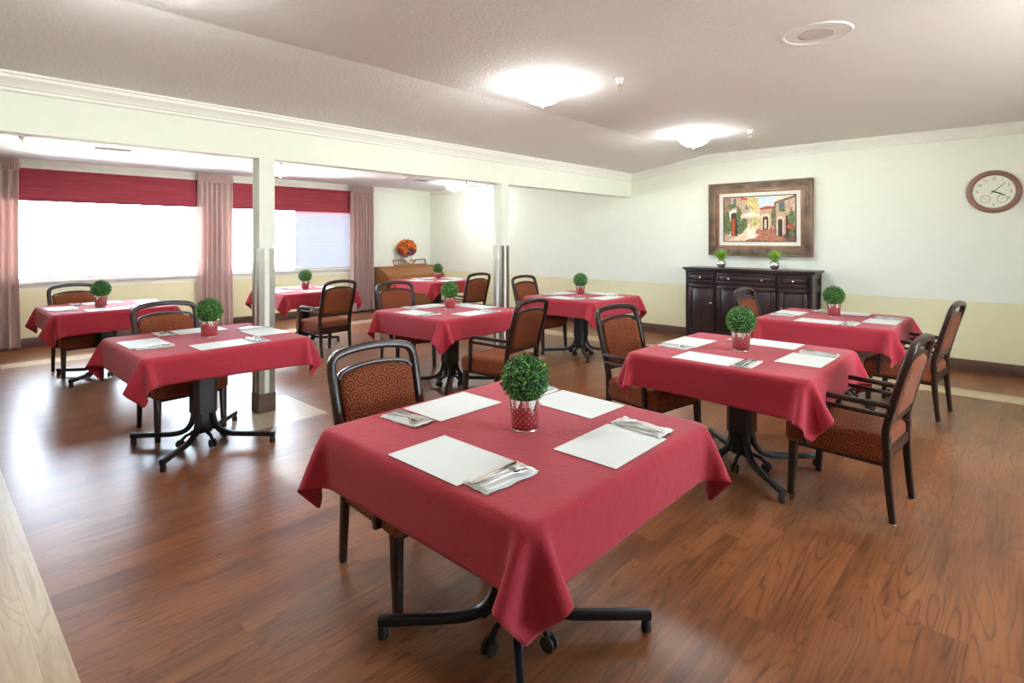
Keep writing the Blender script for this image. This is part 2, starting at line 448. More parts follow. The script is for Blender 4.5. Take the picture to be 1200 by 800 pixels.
# floor with inlaid pale planks
def build_floor():
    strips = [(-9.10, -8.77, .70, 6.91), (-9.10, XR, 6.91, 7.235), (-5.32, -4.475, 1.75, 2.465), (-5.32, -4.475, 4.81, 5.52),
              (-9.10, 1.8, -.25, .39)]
    xs = sorted(set([XW - .15, XR + .15] + [v for s in strips for v in s[:2]])); ys = sorted(set([YF - .15, YB + .15] + [v for s in strips for v in s[2:]]))
    bm = new_bm(); V = {}
    for x in xs:
        for y in ys: V[x, y] = bm.verts.new((x, y, 0))
    for i in range(len(xs) - 1):
        for j in range(len(ys) - 1):
            cx, cy = (xs[i] + xs[i + 1]) / 2, (ys[j] + ys[j + 1]) / 2
            f = bm.faces.new((V[xs[i], ys[j]], V[xs[i + 1], ys[j]], V[xs[i + 1], ys[j + 1]], V[xs[i], ys[j + 1]]))
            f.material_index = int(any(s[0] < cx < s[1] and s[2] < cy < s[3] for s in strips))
    r = bmesh.ops.extrude_face_region(bm, geom=bm.faces[:])
    for v in [g for g in r['geom'] if isinstance(g, bmesh.types.BMVert)]: v.co.z = -.1
    return struct('floor', bm, ['floor', 'floor_light'], smooth=False)
build_floor()

def wall_piece(bm, x0, x1, y0, y1, z0, z1):
    """box split at the paint line: lower khaki (1), upper cream (0)"""
    if z0 < ZST < z1:
        bx(bm, x0, x1, y0, y1, z0, ZST, 1); bx(bm, x0, x1, y0, y1, ZST, z1, 0)
    else: bx(bm, x0, x1, y0, y1, z0, z1, 1 if z1 <= ZST else 0)
# back wall
bm = new_bm(); wall_piece(bm, XW - .15, XR + .15, YB, YB + .15, 0, 2.95); struct('wall_back', bm, ['wall_up', 'wall_lo'], smooth=False)
# window wall with two openings
W1 = (.70, 3.42); W2 = (3.66, 6.28); WZ = (.92, 2.50)
bm = new_bm()
wall_piece(bm, XW - .15, XW, YF - .15, W1[0], 0, 2.95); wall_piece(bm, XW - .15, XW, W1[1], W2[0], 0, 2.95); wall_piece(bm, XW - .15, XW, W2[1], YB, 0, 2.95)
for w in (W1, W2):
    wall_piece(bm, XW - .15, XW, w[0], w[1], 0, WZ[0]); wall_piece(bm, XW - .15, XW, w[0], w[1], WZ[1], 2.95)
struct('wall_left', bm, ['wall_up', 'wall_lo'], smooth=False)
# right wall and front wall (behind the photographer)
def holed(name, lo, hi, op, mk):
    bm = new_bm()
    for a, b, z0, z1 in ((lo, op[0], 0, 2.95), (op[1], hi, 0, 2.95), (op[0], op[1], 0, op[2]), (op[0], op[1], op[3], 2.95)): wall_piece(bm, *mk(a, b), z0, z1)
    struct(name, bm, ['wall_up', 'wall_lo'], smooth=False)
RW = (2.7, 5.0, 1.0, 2.25)  # opening for the added fill window, out of view
holed('wall_right', YF - .15, YB, RW, lambda a, b: (XR, XR + .15, a, b))
bm = new_bm(); wall_piece(bm, XW, XR, YF - .15, YF, 0, 2.95); struct('wall_front', bm, ['wall_up', 'wall_lo'], smooth=False)
# ceilings
bm = new_bm(); prism(bm, [(XS, ZC), (XR, ZC), (XR, ZC + .14), (XS - .1, ZC + .14), (XP2, ZS + .16), (XP2, ZS - .0), (XP, ZS)], 'y', YF, YB)
struct('ceiling', bm, 'ceiling', smooth=False)
bm = new_bm(); bx(bm, XW, XP2, YF, YB, ZA, ZA + .12); struct('ceiling_alcove', bm, 'ceiling_white', smooth=False)
# beam
bm = new_bm(); bx(bm, XP2, XP, YF, YB, ZBM, ZA + .1); struct('trim_1', bm, 'wall_up', smooth=False)['label'] = 'cream dropped beam over the pillars'
# crown mouldings
def crown(name, axis, wall, s, a0, a1, zt, hgt=.125, dep=.075, mat='trim', slope=None):
    P = [(0, 0), (dep, 0), (dep, -.014), (dep * .84, -.022), (dep * .80, -.040), (dep * .55, -.062), (dep * .36, -.082), (dep * .30, -.092), (dep * .18, -.100), (dep * .18, -hgt + .008), (0, -hgt)]
    P = [(wall + s * p[0], zt + p[1]) for p in P]
    bm = new_bm()
    if slope is None: prism(bm, P, axis, a0, a1)
    else:
        secs = []
        for (a, z) in slope:
            secs.append([bm.verts.new((a, p[0], p[1] - zt + z) if axis == 'x' else (p[0], a, p[1] - zt + z)) for p in P])
        for A, B in zip(secs, secs[1:]):
            for i in range(len(P)): bm.faces.new((A[i], B[i], B[(i + 1) % len(P)], A[(i + 1) % len(P)]))
        bm.faces.new(secs[0]); bm.faces.new(secs[-1][::-1])
    return struct(name, bm, mat, smooth=False)
crown('trim_2', 'y', XP, 1, YF, YB, ZS + .012)
crown('trim_3', 'x', YB, -1, XP, XR, ZC, slope=[(XP, ZS + .01), (XS, ZC), (XR, ZC)])
crown('trim_4', 'x', YB, -1, XW, XP2, ZA, hgt=.085, dep=.05)
crown('trim_5', 'y', XW, 1, YF, YB, ZA, hgt=.06, dep=.04)
# baseboards
def baseb(name, x0, x1, y0, y1):
    bm = new_bm(); bevelled_box(bm, x0, x1, y0, y1, 0, .135, .005, 2); struct(name, bm, 'base')
baseb('baseboard_back', XW + .02, XR, YB - .018, YB + .005)
baseb('baseboard_left', XW - .005, XW + .018, YF, YB - .02)
baseb('baseboard_right', XR - .018, XR + .005, YF, YB - .02)
baseb('baseboard_front', XW + .02, XR - .02, YF - .005, YF + .018)

# windows
def window(n, axis_x, y0, y1, z0, z1, mull=(), inward=1, horizontal=False):
    """a window in an X-facing wall (axis_x = inner wall X) or in a Y-facing wall"""
    def bb(bm, a0, a1, d0, d1, zz0, zz1):
        d0, d1 = sorted((axis_x + d0 * inward, axis_x + d1 * inward))
        if horizontal: bevelled_box(bm, a0, a1, d0, d1, zz0, zz1, .004, 1)
        else: bevelled_box(bm, d0, d1, a0, a1, zz0, zz1, .004, 1)
    e = bpy.data.objects.new('window_%d' % n, None); COL.objects.link(e); e['kind'] = 'structure'
    bm = new_bm(); t = .045
    bb(bm, y0, y0 + t, -.12, -.03, z0, z1); bb(bm, y1 - t, y1, -.12, -.03, z0, z1)
    bb(bm, y0, y1, -.12, -.03, z0, z0 + t); bb(bm, y0, y1, -.12, -.03, z1 - t, z1)
    for m_ in mull: bb(bm, m_ - .025, m_ + .025, -.115, -.035, z0 + t, z1 - t)
    obj('window_frame', bm, 'white_trim', e)
    bm = new_bm(); ys = [y0 + t] + list(mull) + [y1 - t]
    bb(bm, y0 + t, y1 - t, -.078, -.072, z0 + t, z1 - t)
    obj('pane', bm, 'glass', e)
    bm = new_bm()
    bb(bm, y0 - .03, y1 + .03, -.03, .035, z0 - .03, z0 + .004)
    obj('window_sill', bm, 'white_trim', e)
    bm = new_bm()
    for q in (y0 - .03, y1 + .0): bb(bm, q, q + .03, .0, .012, z0, z1)
    bb(bm, y0 - .03, y1 + .03, 0, .012, z1, z1 + .035)
    obj('window_casing', bm, 'white_trim', e)
    return e
window(1, XW, *W1, *WZ); window(2, XW, *W2, *WZ)

window(3, XR, *RW, mull=(3.95,), inward=-1)  # unseen extra window, added to light the room more evenly
# pillars
def pillar(name, y0, y1, label, labels):
    e = bpy.data.objects.new(name, None); COL.objects.link(e); e['kind'] = 'structure'; e['label'] = label
    x0, x1 = XP2, XP
    bm = new_bm(); bx(bm, x0, x1, y0, y1, 0.0, ZBM); obj('shaft', bm, 'wall_up', e, smooth=False)
    bm = new_bm(); bevelled_box(bm, x0 - .008, x1 + .008, y0 - .008, y1 + .008, 0, .165, .003, 1); obj('plinth', bm, 'pillar_base', e)
    t = .0025; w = .046
    for (cx, sx) in ((x0, -1), (x1, 1)):
        for (cy, sy) in ((y0, -1), (y1, 1)):
            bm = new_bm()
            P = [(cx + sx * t, cy + sy * t), (cx - sx * w, cy + sy * t), (cx - sx * w, cy), (cx, cy), (cx, cy - sy * w), (cx + sx * t, cy - sy * w)]
            prism(bm, P, 'z', .165, 1.435); obj('corner_guard', bm, 'steel', e, smooth=False)
    return e
pillar('trim_6', 2.045, 2.18, 'cream square pillar with steel corner guards beside the left front table', None)
pillar('trim_7', 5.09, 5.225, 'cream square pillar with steel corner guards further back', None)

# ------------------------------------------------------------------ window dressing
def pleated_shade(y0, y1, z0, z1, label):
    bm = new_bm(); n = 30; x = XW + .05; A = []
    for i in range(n + 1):
        z = z0 + (z1 - z0) * i / n; dx = .004 if i % 2 else 0
        A.append((x + dx, z))
    P = A + [(x - .02, z1), (x - .02, z0)]
    prism(bm, P, 'y', y0, y1)
    o = obj('shade_fabric', bm, 'shade', None, angle=20)
    e = thing('pleated_shade', label, 'window shade', (0, 0, 0), 0, 'red pleated shades over the windows')
    o.parent = e
    bm = new_bm(); bevelled_box(bm, x - .035, x + .02, y0, y1, z1, z1 + .022, .003, 1); obj('head_rail', bm, 'white_trim', e)
    bm = new_bm(); bevelled_box(bm, x - .022, x + .014, y0, y1, z0 - .018, z0, .003, 1); obj('bottom_rail', bm, 'shade', e)
pleated_shade(.74, 3.50, 2.07, 2.508, 'wide red pleated shade raised over the left window, between the first two curtains')
pleated_shade(3.60, 6.24, 2.07, 2.508, 'red pleated shade raised over the window with the blinds, right of the pillar')
# venetian blind
e = thing('venetian_blind', 'white venetian blind with closed slats in the right half of the far window', 'blind', (XW - .005, 5.55, 0))
for k in range(26):
    bm = new_bm(); z = .975 + k * .0425
    w = .0265; a = math.radians(68)
    P = [(-w * math.cos(a), z + w * math.sin(a)), (0, z + .003), (w * math.cos(a), z - w * math.sin(a)), (w * math.cos(a) - .001, z - w * math.sin(a) - .0015), (0, z), (-w * math.cos(a) - .001, z + w * math.sin(a) - .0015)]
    prism(bm, P, 'y', -.585, .645); obj('slat', bm, 'blind', e, smooth=False)
bm = new_bm(); bevelled_box(bm, -.022, .022, -.585, .645, .935, .955, .003, 1); obj('bottom_bar', bm, 'white_trim', e)
for q in (-.42, .48):
    bm = new_bm(); bx(bm, .0155, .0175, q - .002, q + .002, .95, 2.07); obj('ladder_cord', bm, 'white_trim', e, smooth=False)

def curtain(y0, y1, pleats, label, seed):
    rnd = random.Random(seed)
    e = thing('curtain', label, 'curtain', (XW + .13, (y0 + y1) / 2, 0), 0, 'mauve curtains along the window wall')
    hw = (y1 - y0) / 2; nx = pleats * 10; zt = 2.615; zs = [.025, .06, .3, .7, 1.1, 1.5, 1.9, 2.2, 2.35, 2.44, 2.48]
    ph = [rnd.uniform(-.5, .5) for _ in range(4)]
    bm = new_bm(); rows = []
    for z in zs:
        f = (zt - z) / zt; row = []
        amp = .018 + .032 * min(1, (2.50 - z) / .5)
        pinch = 1 - .05 * math.sin(PI * min(1, f * 1.1))
        for i in range(nx + 1):
            u = i / nx * 2 - 1
            a = (u + .09 * math.sin(2.3 * u + ph[0] + f * .7)) * pleats * PI
            x = amp * math.sin(a) + .01 * math.sin(3 * a * .33 + ph[1] + 2 * f)
            y = u * hw * pinch * (1 + .03 * f) + .012 * math.cos(a) * f
            row.append(bm.verts.new((x, y, z)))
        rows.append(row)
    for A, B in zip(rows, rows[1:]):
        for i in range(nx): bm.faces.new((A[i], A[i + 1], B[i + 1], B[i]))
    o = obj('drape', bm, 'curtain', e, angle=180, recalc=False)
    uv = o.data.uv_layers.new(name='UVMap')
    for lp in o.data.loops:
        co = o.data.vertices[lp.vertex_index].co; uv.data[lp.index].uv = (co.y, co.z)
    s = o.modifiers.new('s', 'SOLIDIFY'); s.thickness = .003
    # gathered header
    bm = new_bm(); rows = []
    nh = pleats * 36
    for z in [2.47, 2.485, 2.50, 2.515, 2.53, 2.555, 2.575, 2.60, 2.62]:
        row = []
        for i in range(nh + 1):
            u = i / nh * 2 - 1
            row.append(bm.verts.new((.026 + .007 * math.sin(u * pleats * 3.3 * PI) + .004 * math.sin(u * pleats * 9 * PI + z * 40) + (.006 if 2.50 < z < 2.57 else 0), u * (hw + .004), z)))
        rows.append(row)
    for A, B in zip(rows, rows[1:]):
        for i in range(nh): bm.faces.new((A[i], A[i + 1], B[i + 1], B[i]))
    o = obj('header_tape', bm, 'curtain', e, angle=180, recalc=False)
    box_uv(o.data)
    s = o.modifiers.new('s', 'SOLIDIFY'); s.thickness = .012
curtain(.38, .98, 6, 'mauve curtain cut by the left edge of the photo', 1)
curtain(3.22, 3.77, 6, 'mauve curtain hanging between the two windows, left of the pillar', 2)
curtain(6.08, 6.60, 6, 'mauve curtain at the far right of the windows beside the piano', 3)

# ------------------------------------------------------------------ ceiling fittings
def dome_light():
    e = thing('ceiling_light', '', 'ceiling light')
    bm = new_bm(); lathe(bm, [(0.0, 0), (.165, 0), (.172, -.010), (.168, -.022), (.0, -.022)], n=40); obj('canopy_ring', bm, 'white_trim', e)
    bm = new_bm(); P = [(.19 * math.cos(t), -.024 - .135 * math.sin(t) ** 1.0) for t in [i * PI / 2 / 10 for i in range(11)]]; P = [(.0, -.024)] + P[:-1] + [(0, -.159)]
    lathe(bm, P, n=40); obj('glass_bowl', bm, 'dome', e)
    bm = new_bm(); lathe(bm, [(0, -.155), (.012, -.158), (.016, -.168), (.008, -.176), (.010, -.186), (0, -.196)], n=16); obj('finial', bm, 'nickel', e)
    return e
dl = dome_light()
domes = [(-2.95, 3.57, ZC, 'lit glass dome light on the main ceiling, the larger one nearest in view'),
         (-2.95, 6.44, ZC, 'lit glass dome light on the main ceiling near the back wall'),
         (-8.35, 3.81, ZA, 'lit glass dome light on the alcove ceiling, just right of the near pillar top'),
         (-8.35, 7.34, ZA, 'small lit glass dome light on the alcove ceiling near the piano corner'),
         (-2.95, .65, ZC, 'added unseen dome ceiling light just above the view at left, for even light'),  # extra lamp out of view, added for fill
         (.60, 3.9, ZC, 'added unseen dome ceiling light beyond the right edge of view, for even light')]  # second added lamp, unseen, evens out the right side
for i, (x, y, z, lb) in enumerate(domes):
    o = dl if i == 0 else copy_tree(dl)
    o.location = (x, y, z); o['label'] = lb; o['group'] = 'dome ceiling lights'
def sprinkler():
    e = thing('sprinkler_head', '', 'sprinkler')
    bm = new_bm(); lathe(bm, [(0, 0), (.032, 0), (.030, -.012), (.020, -.034), (.018, -.044), (0, -.044)], n=24); obj('escutcheon', bm, 'white_trim', e)
    bm = new_bm(); lathe(bm, [(0, -.044), (.011, -.044), (.011, -.058), (0, -.058)], n=16)
    for s in (-1, 1): sweep(bm, crom([(s * .008, 0, -.057), (s * .017, 0, -.070), (s * .012, 0, -.086), (0, 0, -.092)], 4), .005, .005, seg=4)
    obj('frame_arms', bm, 'brass', e)
    bm = new_bm(); lathe(bm, [(0, -.092), (.018, -.093), (.018, -.096), (0, -.097)], n=20); obj('deflector', bm, 'nickel', e)
    return e
sp = sprinkler()
for i, (x, y, z, lb) in enumerate([(-2.37, 3.83, ZC, 'white sprinkler head on the main ceiling between the dome light and the round speaker'),
        (-2.36, 6.66, ZC, 'small sprinkler head on the main ceiling above the framed painting'),
        (-7.97, .80, ZA, 'sprinkler head on the alcove ceiling near the left edge'),
        (-7.97, 3.65, ZA, 'sprinkler head beside the glowing alcove dome right of the near pillar'),
        (-7.97, 7.30, ZA, 'tiny sprinkler head on the alcove ceiling beside the far dome light')]):
    o = sp if i == 0 else copy_tree(sp)
    o.location = (x, y, z); o['label'] = lb; o['group'] = 'sprinkler heads'
e = thing('ceiling_speaker', 'round flush ceiling speaker with pale trim ring at upper right', 'ceiling speaker', (-.95, 3.82, ZC))
bm = new_bm(); lathe(bm, [(.175, 0), (.178, -.006), (.190, -.009), (.198, -.005), (.200, 0)], n=56); obj('trim_ring', bm, 'white_trim', e)
bm = new_bm(); lathe(bm, [(0, -.003), (.176, -.003), (.176, 0)], n=56); obj('baffle', bm, 'ceiling', e)
bm = new_bm(); lathe(bm, [(0, -.007), (.098, -.006), (.10, -.003)], n=40); obj('grille', bm, 'grille', e)
bm = new_bm(); lathe(bm, [(0, -.011), (.008, -.010), (.008, -.007)], n=12); obj('screw', bm, 'nickel', e)
def vent(x, y, lx, ly, lb):
    e = thing('ceiling_vent', lb, 'air vent', (x, y, ZA), 0, 'vents on the alcove ceiling')
    bm = new_bm(); t = .03
    for a in ((-lx / 2, lx / 2, -ly / 2, -ly / 2 + t), (-lx / 2, lx / 2, ly / 2 - t, ly / 2), (-lx / 2, -lx / 2 + t, -ly / 2 + t, ly / 2 - t), (lx / 2 - t, lx / 2, -ly / 2 + t, ly / 2 - t)):
        bevelled_box(bm, *a, -.012, 0, .003, 1)
    obj('frame', bm, 'white_trim', e)
    bm = new_bm(); bx(bm, -lx / 2 + t, lx / 2 - t, -ly / 2 + t, ly / 2 - t, -.003, 0); obj('backing', bm, 'vent_dark', e, smooth=False)
    k = 0; x0 = -lx / 2 + t + .012
    while x0 < lx / 2 - t - .01:
        bm = new_bm(); prism(bm, [(x0 - .008, -.003), (x0 + .006, -.011), (x0 + .008, -.010), (x0 - .006, -.002)], 'y', -ly / 2 + t, ly / 2 - t); obj('louver', bm, 'vent', e, smooth=False); x0 += .022
vent(-8.28, 1.68, .26, .44, 'rectangular louvered air vent on the alcove ceiling at left')
vent(-8.40, 6.55, .26, .36, 'rectangular air vent on the alcove ceiling beside the smoke detector')
e = thing('smoke_detector', 'flat white smoke detector disc on the alcove ceiling above the curtain', 'smoke detector', (-8.15, 6.02, ZA))
bm = new_bm(); lathe(bm, [(0, 0), (.095, 0), (.095, -.012), (.075, -.03), (.0, -.034)], n=32); obj('housing', bm, 'white_trim', e)
bm = new_bm(); lathe(bm, [(0, -.034), (.03, -.034), (.028, -.044), (0, -.045)], n=20); obj('sensor_cap', bm, 'vent', e)

# ------------------------------------------------------------------ tables
ZT = .765; HT = .565
def make_table_base():
    e = thing('pedestal_table', '', 'table')
    bm = new_bm(); h = HT - .022; r = .05; P = []
    for (cx, cy, a0) in ((h - r, h - r, 0), (-h + r, h - r, 90), (-h + r, -h + r, 180), (h - r, -h + r, 270)):
        for k in range(7): a = math.radians(a0 + 15 * k); P.append((cx + r * math.cos(a), cy + r * math.sin(a)))
    prism(bm, P, 'z', ZT - .038, ZT - .012); obj('tabletop', bm, 'black', e)
    # upper octagonal column + inner column
    bm = new_bm(); c = .028; w = .08
    P = [(w, -w + c), (w, w - c), (w - c, w), (-w + c, w), (-w, w - c), (-w, -w + c), (-w + c, -w), (w - c, -w)]
    prism(bm, P, 'z', .235, .70); bx(bm, -.2, .2, -.03, .03, .70, ZT - .034); bx(bm, -.03, .03, -.2, .2, .70, ZT - .034)
    obj('column', bm, 'black', e, smooth=False)
    bm = new_bm(); bevelled_box(bm, -.048, .048, -.048, .048, .085, .236, .008, 2); obj('lower_column', bm, 'black', e)
    bm = new_bm(); bevelled_box(bm, .078, .095, -.022, .022, .60, .68, .005, 2); obj('release_lever', bm, 'rubber', e)
    for k in range(4):
        an = PI / 4 + k * PI / 2; d = Vector((math.cos(an), math.sin(an), 0)); z = Vector((0, 0, 1))
        pts = crom([d * .066 + z * .30, d * .070 + z * .21, d * .088 + z * .145, d * .13 + z * .095, d * .20 + z * .072, d * .30 + z * .066], 5) + [d * .42 + z * .064, d * .525 + z * .062]
        bm = new_bm(); sweep(bm, pts, .034, .036, rnd=.35, fixed=tuple(d.cross(z))); lg = obj('leg', bm, 'black', e)
        bm = new_bm(); lathe(bm, [(0, 0), (.019, 0), (.021, .006), (.019, .03), (.016, .046), (0, .046)], (d.x * .508, d.y * .508, 0), n=16); obj('foot_glide', bm, 'rubber', lg)
    for k in range(4):
        an = k * PI / 2 + .08; d = Vector((math.cos(an), math.sin(an), 0)); s = Vector((-d.y, d.x, 0))
        bm = new_bm()
        sweep(bm, [d * .04 + Vector((0, 0, .10)), d * .12 + Vector((0, 0, .085)), d * .155 + Vector((0, 0, .055))], .02, .02)
        for q in (-1, 1):
            c0 = d * .155 + s * (q * .014) + Vector((0, 0, .034)); sweep(bm, [c0 - s * .007, c0 - s * .005, c0 + s * .005, c0 + s * .007], .058, .058, rnd=1, taper=lambda t: .85 if t in (0, 1) else 1)
        obj('caster', bm, 'rubber', e)
    return e

def sim_cloth(seed, L=1.515, n=57, steps=1100, iters=2):
    rs = np.random.RandomState(seed)
    g = np.linspace(-L / 2, L / 2, n + 1); X, Y = np.meshgrid(g, g, indexing='ij')
    th = rs.uniform(-.02, .02); ox, oy = rs.uniform(-.012, .012, 2)
    P = np.stack([X * math.cos(th) - Y * math.sin(th) + ox, X * math.sin(th) + Y * math.cos(th) + oy, np.full_like(X, ZT + .006)], -1)
    low = rs.uniform(-1, 1, (9, 9)); ii = np.linspace(0, 8, n + 1); i0 = np.clip(ii.astype(int), 0, 7); f = ii - i0
    A = low[i0][:, i0] * (1 - f)[:, None] * (1 - f)[None] + low[i0 + 1][:, i0] * f[:, None] * (1 - f)[None] + low[i0][:, i0 + 1] * (1 - f)[:, None] * f[None] + low[i0 + 1][:, i0 + 1] * f[:, None] * f[None]
    out = np.maximum(np.abs(X), np.abs(Y)) > HT
    P[..., 2] += np.where(out, A * .02, 0)
    d = L / n; V = np.zeros_like(P); h = 1 / 420
    rc, re, hz = .055, .014, .60
    def sdf(p):
        qx = np.abs(p[..., 0]) - (HT - rc); qy = np.abs(p[..., 1]) - (HT - rc)
        d2 = np.hypot(np.maximum(qx, 0), np.maximum(qy, 0)) + np.minimum(np.maximum(qx, qy), 0) - rc
        w1 = d2 + re; w2 = np.abs(p[..., 2] - (ZT - hz)) - hz + re
        return np.hypot(np.maximum(w1, 0), np.maximum(w2, 0)) + np.minimum(np.maximum(w1, w2), 0) - re
    def con(a, b, rest, k):
        D = b - a; l = np.sqrt((D ** 2).sum(-1, keepdims=True)) + 1e-9
        D *= (l - rest) / l * .5 * k; a += D; b -= D
    wind = rs.uniform(-1, 1, (4,)) * .5
    for s in range(steps):
        V[..., 2] -= 9.8 * h
        V *= .993
        Q = P.copy(); P += V * h
        for it in range(iters):
            for ax in (0, 1):
                R = P if ax == 0 else P.transpose(1, 0, 2)
                for o in (0, 1):
                    m = (R.shape[0] - o) // 2 * 2; con(R[o:o + m:2], R[o + 1:o + m:2], d, 1)
                if it % 2 == 0:
                    for o in (0, 1):
                        m = (R.shape[0] - o) // 2 * 2
                        con(R[o:o + m:2, :-1], R[o + 1:o + m:2, 1:], d * 1.41421, .2)
                        con(R[o:o + m:2, 1:], R[o + 1:o + m:2, :-1], d * 1.41421, .2)
                    for o in (0, 1, 2, 3):
                        a = R[o:-2:4]; b = R[o + 2::4]; m = min(len(a), len(b)); con(a[:m], b[:m], 2 * d, .022)
            sd = sdf(P); inn = sd < .0025
            if inn.any():
                p = P[inn]; e = 1e-4; gr = np.stack([sdf(p + np.eye(3)[k] * e) - sdf(p - np.eye(3)[k] * e) for k in range(3)], -1)
                gr /= np.linalg.norm(gr, axis=-1, keepdims=True) + 1e-9
                P[inn] = p + gr * (.0025 - sd[inn])[:, None]
        V = (P - Q) / h
        sd = sdf(P) < .004; V[sd] *= .6
        sp_ = np.linalg.norm(V, axis=-1, keepdims=True); V *= np.minimum(1, 2.5 / (sp_ + 1e-9))
    return P, X, Y
def cloth_mesh(seed):
    P, X, Y = sim_cloth(seed); n = P.shape[0]
    P[..., 2] = np.maximum(P[..., 2], np.where((np.abs(P[..., 0]) < HT - .02) & (np.abs(P[..., 1]) < HT - .02), ZT + .002, 0))
    me = bpy.data.meshes.new('tablecloth')
    idx = np.arange(n * n).reshape(n, n)
    F = np.stack([idx[:-1, :-1], idx[1:, :-1], idx[1:, 1:], idx[:-1, 1:]], -1).reshape(-1, 4)
    me.from_pydata(P.reshape(-1, 3).tolist(), [], F.tolist()); me.update()
    uv = me.uv_layers.new(name='UVMap'); XY = np.stack([X, Y], -1).reshape(-1, 2)
    li = np.empty(len(me.loops), int); me.loops.foreach_get('vertex_index', li)
    uv.data.foreach_set('uv', XY[li].ravel())
    me.polygons.foreach_set('use_smooth', [True] * len(me.polygons)); me.materials.append(M['cloth'])
    return me
CL = [cloth_mesh(s) for s in (3, 11, 29)]

# key: centre of top, centre of base, table words, cloth variant, rotation quarter
TABLES = [
    ('front', (-1.505, 1.655), (-1.44, 1.578), 'the front table', 0, 0),
    ('left', (-4.60, 1.53), (-4.50, 1.47), 'the table before the near pillar', 1, 0),
    ('window_left', (-7.60, 1.49), (-7.54, 1.46), 'the far left window table', 2, 1),
    ('window_mid', (-7.90, 3.97), (-7.85, 3.93), 'the window table behind the pillar', 0, 2),
    ('middle', (-4.50, 3.87), (-4.42, 3.82), 'the middle table', 2, 0),
    ('piano', (-8.03, 6.62), (-8.0, 6.58), 'the table by the piano', 1, 2),
    ('back', (-4.31, 6.03), (-4.30, 5.99), 'the table by the bare back wall', 0, 1),
    ('right', (-1.39, 3.79), (-1.39, 3.77), 'the right-hand table', 1, 1),
    ('sideboard', (-1.35, 6.02), (-1.33, 6.02), 'the table before the sideboard', 2, 3),
]
tb0 = make_table_base()
for i, (k, c, b, words, var, q) in enumerate(TABLES):
    o = tb0 if i == 0 else copy_tree(tb0)
    o.location = (b[0], b[1], 0); o['group'] = 'pedestal tables'
    o['label'] = 'black four-footed pedestal base of ' + words
    # tabletop sits centred under the cloth
    for ch in o.children:
        if ch.name.startswith('tabletop'): ch.location = (c[0] - b[0], c[1] - b[1], 0)
    cl = bpy.data.objects.new('tablecloth', CL[var]); COL.objects.link(cl)
    cl.location = (c[0], c[1], 0); cl.rotation_euler = (0, 0, q * PI / 2)
    tag(cl, 'red square tablecloth draped over ' + words, 'tablecloth', 'red tablecloths')
    m = cl.modifiers.new('sub', 'SUBSURF'); m.levels = 1; m.render_levels = 1
    s = cl.modifiers.new('sol', 'SOLIDIFY'); s.thickness = .0015; s.offset = -1

# ------------------------------------------------------------------ place settings
def placemat_bm():
    bm = new_bm(); a, b = .18, .128; n1, n2 = 36, 26; P = []
    def side(p, q, n):
        p = Vector(p); q = Vector(q); d = (q - p); nn = Vector((d.y, -d.x)).normalized()
        for i in range(n * 2):
            t = i / (n * 2); P.append(tuple(p + d * t + nn * (.0022 if i % 2 else 0)))
    side((-a, -b), (a, -b), n1); side((a, -b), (a, b), n2); side((a, b), (-a, b), n1); side((-a, b), (-a, -b), n2)
    prism(bm, P, 'z', 0, .0012)
    return bm
mat0 = obj('placemat', placemat_bm(), 'paper', smooth=False); tag(mat0, '', 'placemat')
def napkin_bm(seed):
    rnd = random.Random(seed); bm = new_bm()
    def sheet(x0, x1, y0, y1, z, rot, off):
        nx, ny = 8, 14; rows = []
        for j in range(ny + 1):
            row = []
            for i in range(nx + 1):
                u = x0 + (x1 - x0) * i / nx; v = y0 + (y1 - y0) * j / ny
                u2 = u * .92 + .0015 * math.sin(v * 55 + seed); v2 = v * .95 + .0012 * math.sin(u * 90 + seed * 2)
                edge = min(1, min(i, nx - i) / 2)
                zz = z + .0028 * abs(math.sin(u * 70 + seed)) * (1 if j in (0, 1, ny, ny - 1) else .35) + .0012 * math.sin(v * 60 + off)
                x = u2 * math.cos(rot) - v2 * math.sin(rot); y = u2 * math.sin(rot) + v2 * math.cos(rot)
                row.append(bm.verts.new((x, y, max(0, zz))))
            rows.append(row)
        for A, B in zip(rows, rows[1:]):
            for i in range(nx): bm.faces.new((A[i], A[i + 1], B[i + 1], B[i]))
    sheet(-.062, .062, -.118, .112, .0012, 0, 0)
    sheet(-.056, .058, -.112, .120, .0044, rnd.uniform(-.05, .05), 1)
    return bm
NAP = []
for s in (1, 2, 3):
    o = obj('napkin', napkin_bm(s), 'napkin', angle=60); m = o.modifiers.new('s', 'SOLIDIFY'); m.thickness = .0008; NAP.append(o); tag(o, '', 'napkin')
# cutlery: along +Y, handle at -Y, lying on z=0
def blade(bm, pts, z0, th):
    """flat outline from list of (y, halfwidth, z) stations"""
    T = []; B = []
    for (y, hw, z) in pts:
        T.append((bm.verts.new((-hw, y, z + th)), bm.verts.new((0, y, z + th * 1.25)), bm.verts.new((hw, y, z + th)))); B.append((bm.verts.new((-hw, y, z)), bm.verts.new((hw, y, z))))
    for i in range(len(pts) - 1):
        a, b = T[i], T[i + 1]; bm.faces.new((a[0], a[1], b[1], b[0])); bm.faces.new((a[1], a[2], b[2], b[1]))
        c, d = B[i], B[i + 1]; bm.faces.new((c[0], d[0], d[1], c[1]))
        bm.faces.new((c[0], a[0], b[0], d[0])); bm.faces.new((a[2], c[1], d[1], b[2]))
    for i in (0, -1): bm.faces.new((T[i][0], T[i][1], T[i][2], B[i][1], B[i][0]))
def knife():
    bm = new_bm(); blade(bm, [(-.105, .006, .001), (-.10, .009, .001), (-.03, .0075, .001), (-.005, .006, .001), (.0, .0075, .001), (.05, .0095, .001), (.09, .0085, .001), (.108, .003, .001)], 0, .0022); return bm
